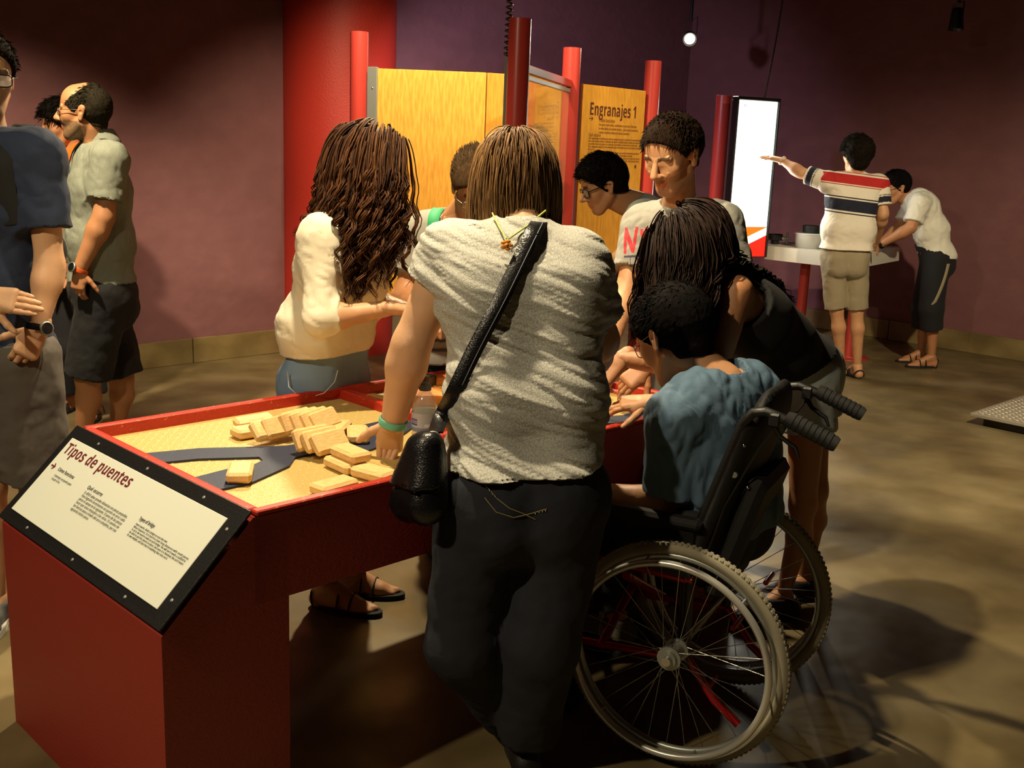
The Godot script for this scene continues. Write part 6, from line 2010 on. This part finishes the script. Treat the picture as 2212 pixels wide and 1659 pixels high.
	F.k = 0.015
	F.bone(S.nb + Vector3(0.03, 0.02, 0), S.nb + Vector3(0.012, 0.065, 0), 0.084, 0.074)
	F.holes.append([S.nb + Vector3(-0.065, 0.12, 0), 0.10])
	F.planes.append([S.nb + Vector3(0, 0.082, 0), Vector3(-0.2, 1, 0)])
	F.build(a, 0.007)
	mk("collar", a, heather(rgb(118, 124, 112), rgb(144, 148, 134), 65), S.root)
	pants(S, "black_shorts", fabric(rgb(22, 22, 26)), {"to": 0.98, "inf": 0.014, "waist": 0.13, "rhem": 0.03, "noise": 9.0, "amp": 0.008})
	for s in ["l", "r"]: shoe(S, s, "sandal", lea, sole)
	short_hair(S, M.hair, {"t": 0.006, "amp": 0.003, "tufts": 500, "tl": 0.014, "bald": [Vector3(0, 0.088, 0.0), Vector3(0, 0.75, 0.66)], "line": 0.05, "cell": 0.005})
	glasses(S, wire, 0.022, 0.014, 0.0014)
	watch(S, S.wl, S.wl - S.el, Vector3(-0.7, 0.2, 1), 0.036, mat(rgb(214, 92, 28), 0.5), M.steel, 0.024)
	TF = shirt_field(S, 0.02)
	TF.bone(S.sl, S.el, 0.076, 0.07)
	var bs := []
	for q in [[0.10, -0.10], [0.07, -0.04], [0.02, -0.01], [-0.03, -0.02], [-0.075, -0.07], [-0.11, -0.14]]: bs.append([ray_on(TF, S.nb + Vector3(q[0], q[1] + 0.02, 0.05), Vector3(-q[0] * 2.0, -1, -0.4).normalized(), 0.004), Vector3(q[0] * 2.0, 1, 0.4)])
	strap(S, "bag_strap", lea, bs, 0.014, 0.003, S.root)
	# ---- woman in orange behind him
	S = {"hd": Vector3(-2.416, 1.593, -5.750), "nb": Vector3(-2.401, 1.475, -5.800), "sl": Vector3(-2.273, 1.439, -5.750), "sr": Vector3(-2.525, 1.416, -5.850), "el": Vector3(-2.253, 1.165, -5.700), "er": Vector3(-2.543, 1.148, -5.800), "wl": Vector3(-2.297, 0.953, -5.600), "wr": Vector3(-2.419, 0.948, -5.600), "hl": Vector3(-2.361, 0.780, -5.800), "hr": Vector3(-2.497, 0.768, -5.850), "kl": Vector3(-2.354, 0.394, -5.800), "kr": Vector3(-2.483, 0.389, -5.800), "al": Vector3(-2.332, 0.085, -5.800), "ar": Vector3(-2.517, 0.085, -5.900), "label": "dark haired person in an orange top behind the bald man", "skin": tan_, "hairc": lin(20, 16, 14), "face": Vector3(-0.72, -0.28, 0.62), "bulk": 0.92, "cell": 0.016, "hcell": 0.0045, "fincell": 0.008, "fl": Vector3(0.15, 0, 1), "fr": Vector3(-0.3, 0, 0.95), "look": true, "handl": [Vector3(-0.3, -0.5, 0.6), Vector3(0, 0.7, 0.7), -1.0, [0.3, 0.4, 0.3]], "handr": [Vector3(0.3, -0.5, 0.6), Vector3(0, 0.7, 0.7), 1.0, [0.3, 0.4, 0.3]]}
	person(S)
	shirt(S, "orange_top", fabric(rgb(222, 112, 30)), {"inf": 0.012, "sleeve": 0.4, "hem": -0.02, "cell": 0.010, "neck": 0.075, "nfw": 0.03})
	pants(S, "dark_trousers", fabric(rgb(26, 26, 32)), {"to": 1.85})
	for s in ["l", "r"]: shoe(S, s, "sandal", lea, sole)
	short_hair(S, M.hair, {"t": 0.014, "amp": 0.006, "tufts": 500, "tl": 0.04, "line": 0.045, "cell": 0.006})
	var pap := thing("paper_sheet", "white sheet of paper held by the person in orange", "paper", S.nb + Vector3(-0.03, -0.32, 0.22))
	a = Acc.new()
	a.rbox(Transform3D(Basis(Vector3(0.9, 0.25, 0.2).normalized(), 0.6).orthonormalized(), S.nb + Vector3(-0.03, -0.25, 0.22)), Vector3(0.11, 0.15, 0.003), 0.001)
	mk("sheet", a, M.white, pap)
	# ---- man in navy at the left edge
	S = {"hd": Vector3(-1.567, 1.712, -3.200), "nb": Vector3(-1.565, 1.549, -3.200), "sl": Vector3(-1.383, 1.497, -3.120), "sr": Vector3(-1.818, 1.479, -3.300), "el": Vector3(-1.358, 1.182, -3.100), "er": Vector3(-1.809, 1.174, -3.200), "wl": Vector3(-1.378, 1.008, -3.050), "wr": Vector3(-1.475, 1.110, -2.950), "hl": Vector3(-1.474, 0.892, -3.150), "hr": Vector3(-1.723, 0.862, -3.250), "kl": Vector3(-1.481, 0.473, -3.200), "kr": Vector3(-1.609, 0.484, -3.150), "al": Vector3(-1.505, 0.085, -3.250), "ar": Vector3(-1.633, 0.085, -3.200), "label": "man in a navy T-shirt and grey shorts with a black watch beside the tilted sign", "skin": fair, "hairc": lin(34, 28, 22), "face": Vector3(0.62, -0.12, 0.78), "bulk": 1.02, "limb": 0.98, "leg": 0.95, "hcell": 0.0045, "fincell": 0.0035, "fl": Vector3(0.25, 0, 1), "fr": Vector3(0.1, 0, 1), "handl": [Vector3(-0.42, -0.85, 0.22), Vector3(0.5, 0.1, 0.85), 1.0, [0.45, 0.65, 0.4], 0.03], "handr": [Vector3(0.95, -0.1, 0.15), Vector3(0.1, 0.3, 0.95), 1.0, [0.12, 0.2, 0.15], 0.04]}
	person(S)
	shirt(S, "navy_t_shirt", fabric(rgb(36, 48, 74)), {"inf": 0.017, "sleeve": 0.66, "srad": 0.026, "hem": 0.03, "loose": 0.016, "cell": 0.008, "neck": 0.07, "noise": 8.0, "amp": 0.009, "seed": 31})
	pants(S, "grey_shorts", fabric(rgb(92, 86, 80)), {"to": 0.9, "inf": 0.016, "waist": 0.08, "rhem": 0.032, "noise": 8.0, "amp": 0.009})
	for s in ["l", "r"]: shoe(S, s, "shoe", fabric(rgb(92, 94, 96)), mat(rgb(190, 188, 180), 0.7))
	short_hair(S, M.hair, {"t": 0.013, "amp": 0.005, "tufts": 500, "tl": 0.025, "cell": 0.006})
	glasses(S, blackplastic, 0.025, 0.017, 0.002)
	watch(S, S.wl + (S.wl - S.el).normalized() * 0.0, S.wl - S.el, Vector3(0.8, 0.1, 0.6), 0.0345, blackplastic, M.steel, 0.021)
	TF = shirt_field(S, 0.022)
	var kp := thing("backpack", "black backpack on the back of the man in navy", "bag", Vector3(S.nb.x, 1.0, S.nb.z - 0.2))
	F = Field.new()
	F.k = 0.05
	F.bone(S.nb + Vector3(-0.10, -0.14, -0.22), S.nb + Vector3(0.03, -0.14, -0.22), 0.07)
	F.bone(S.nb + Vector3(-0.11, -0.36, -0.24), S.nb + Vector3(0.03, -0.36, -0.24), 0.08)
	a = Acc.new()
	F.build(a, 0.012)
	mk("pack_body", a, fabric(rgb(22, 22, 24)), kp)
	var ks := []
	for q in [[0.105, -0.06, -0.12], [0.11, -0.015, -0.04], [0.112, -0.03, 0.05], [0.115, -0.10, 0.1], [0.118, -0.20, 0.12], [0.13, -0.30, 0.1]]: ks.append([ray_on(TF, S.nb + Vector3(q[0], q[1], 0.0), Vector3(0, -0.9 if q[2] < 0.06 else -0.15, -q[2] * 3.0 - 0.1).normalized(), 0.006), Vector3(0, 0.9 if q[2] < 0.06 else 0.15, q[2] * 3.0 + 0.1)])
	strap(S, "shoulder_strap", fabric(rgb(24, 26, 26)), ks, 0.055, 0.008, kp)

const GLOW := 1.6
const SIGN_E := 2.2
func _ready() -> void:
	rng.seed = 5
	var cam := Camera3D.new()
	cam.name = "camera"
	cam.fov = 39.53
	cam.near = 0.05
	cam.far = 60.0
	add_child(cam)
	cam.transform = Transform3D(Basis(Vector3(0.9992, 0.03903, -0.00873), Vector3(-0.03999, 0.97512, -0.21806), Vector3(0.0, 0.21823, 0.9759)), Vector3(0, 1.579, 0))
	cam.current = true
	var we := WorldEnvironment.new()
	we.name = "environment"
	var env := Environment.new()
	env.background_mode = Environment.BG_COLOR
	env.background_color = Color(0.0, 0.0, 0.0)
	env.tonemap_mode = Environment.TONE_MAPPER_LINEAR
	env.tonemap_exposure = 0.86
	env.sdfgi_enabled = true
	env.ssao_enabled = true
	env.ssil_enabled = true
	we.environment = env
	add_child(we)
	materials()
	var warm := Color(1.0, 0.91, 0.74)
	lamp("ceiling_spot", "unseen ceiling spotlight behind the girl in the cream top, lighting the table from the far side", Vector3(-0.75, 3.1, -5.0), Vector3(-0.4, 0.5, -3.2), warm, 13.0, 42.0)  # out of view; lights the table from behind, shadows fall towards the camera
	lamp("ceiling_spot", "unseen ceiling spotlight lighting the building table from above", Vector3(-0.50, 3.15, -2.80), Vector3(0.1, 0.7, -2.75), warm, 11.5, 46.0)  # out of view overhead, placed to light the table and the woman leaning there
	lamp("ceiling_spot", "unseen ceiling spotlight over the left aisle, lighting the left wall", Vector3(-2.2, 3.1, -3.8), Vector3(-2.9, 0.1, -6.0), warm, 16.0, 34.0)  # unseen lamp, aimed low so the left wall stays dark at the top
	lamp("ceiling_spot", "unseen ceiling spotlight lighting the gear exhibit panels", Vector3(-0.55, 3.1, -4.9), Vector3(-0.55, 1.2, -6.6), warm, 12.0, 41.0)  # unseen lamp, set to light the wooden panels and the red column
	lamp("ceiling_spot", "unseen ceiling spotlight lighting the right side floor and right wall", Vector3(2.6, 3.1, -4.0), Vector3(3.0, 0.0, -6.6), warm, 15.0, 43.0)  # out of view, placed to warm the right wall and the floor before it
	lamp("ceiling_spot", "lit spotlight shining from the far corner", Vector3(1.317, 2.46, -9.0), Vector3(0.6, 0.6, -3.0), Color(1.0, 0.93, 0.82), 3.0, 35.0)
	lamp("ceiling_spot", "unlit black spotlight hanging in front of the right wall", Vector3(3.245, 2.56, -8.5), Vector3(3.2, 0.0, -8.2), warm, 0.0, 30.0, false)
	lamp("ceiling_spot", "lit spotlight above the coiled cable", Vector3(-0.20, 2.44, -6.3), Vector3(0.1, 1.2, -9.0), Color(0.95, 0.88, 1.0), 5.0, 42.0)
	lamp("ceiling_spot", "unseen ceiling spotlight lighting the gear sign", Vector3(1.7, 3.1, -5.0), Vector3(0.6, 1.35, -6.6), warm, 7.0, 30.0)  # unseen lamp to the right, placed to brighten the gear sign
	lamp("ceiling_spot", "unseen ceiling spotlight on the near side of the hall, lighting the table group from the front left", Vector3(-2.0, 3.1, -0.6), Vector3(-0.3, 0.6, -2.6), warm, 7.0, 45.0)  # out of view, lights the woman, boy and wheelchair from the camera side
	room()
	table()
	wheelchair()
	gear_exhibit()
	far_things()
	blocks()
	table_things()
	people()
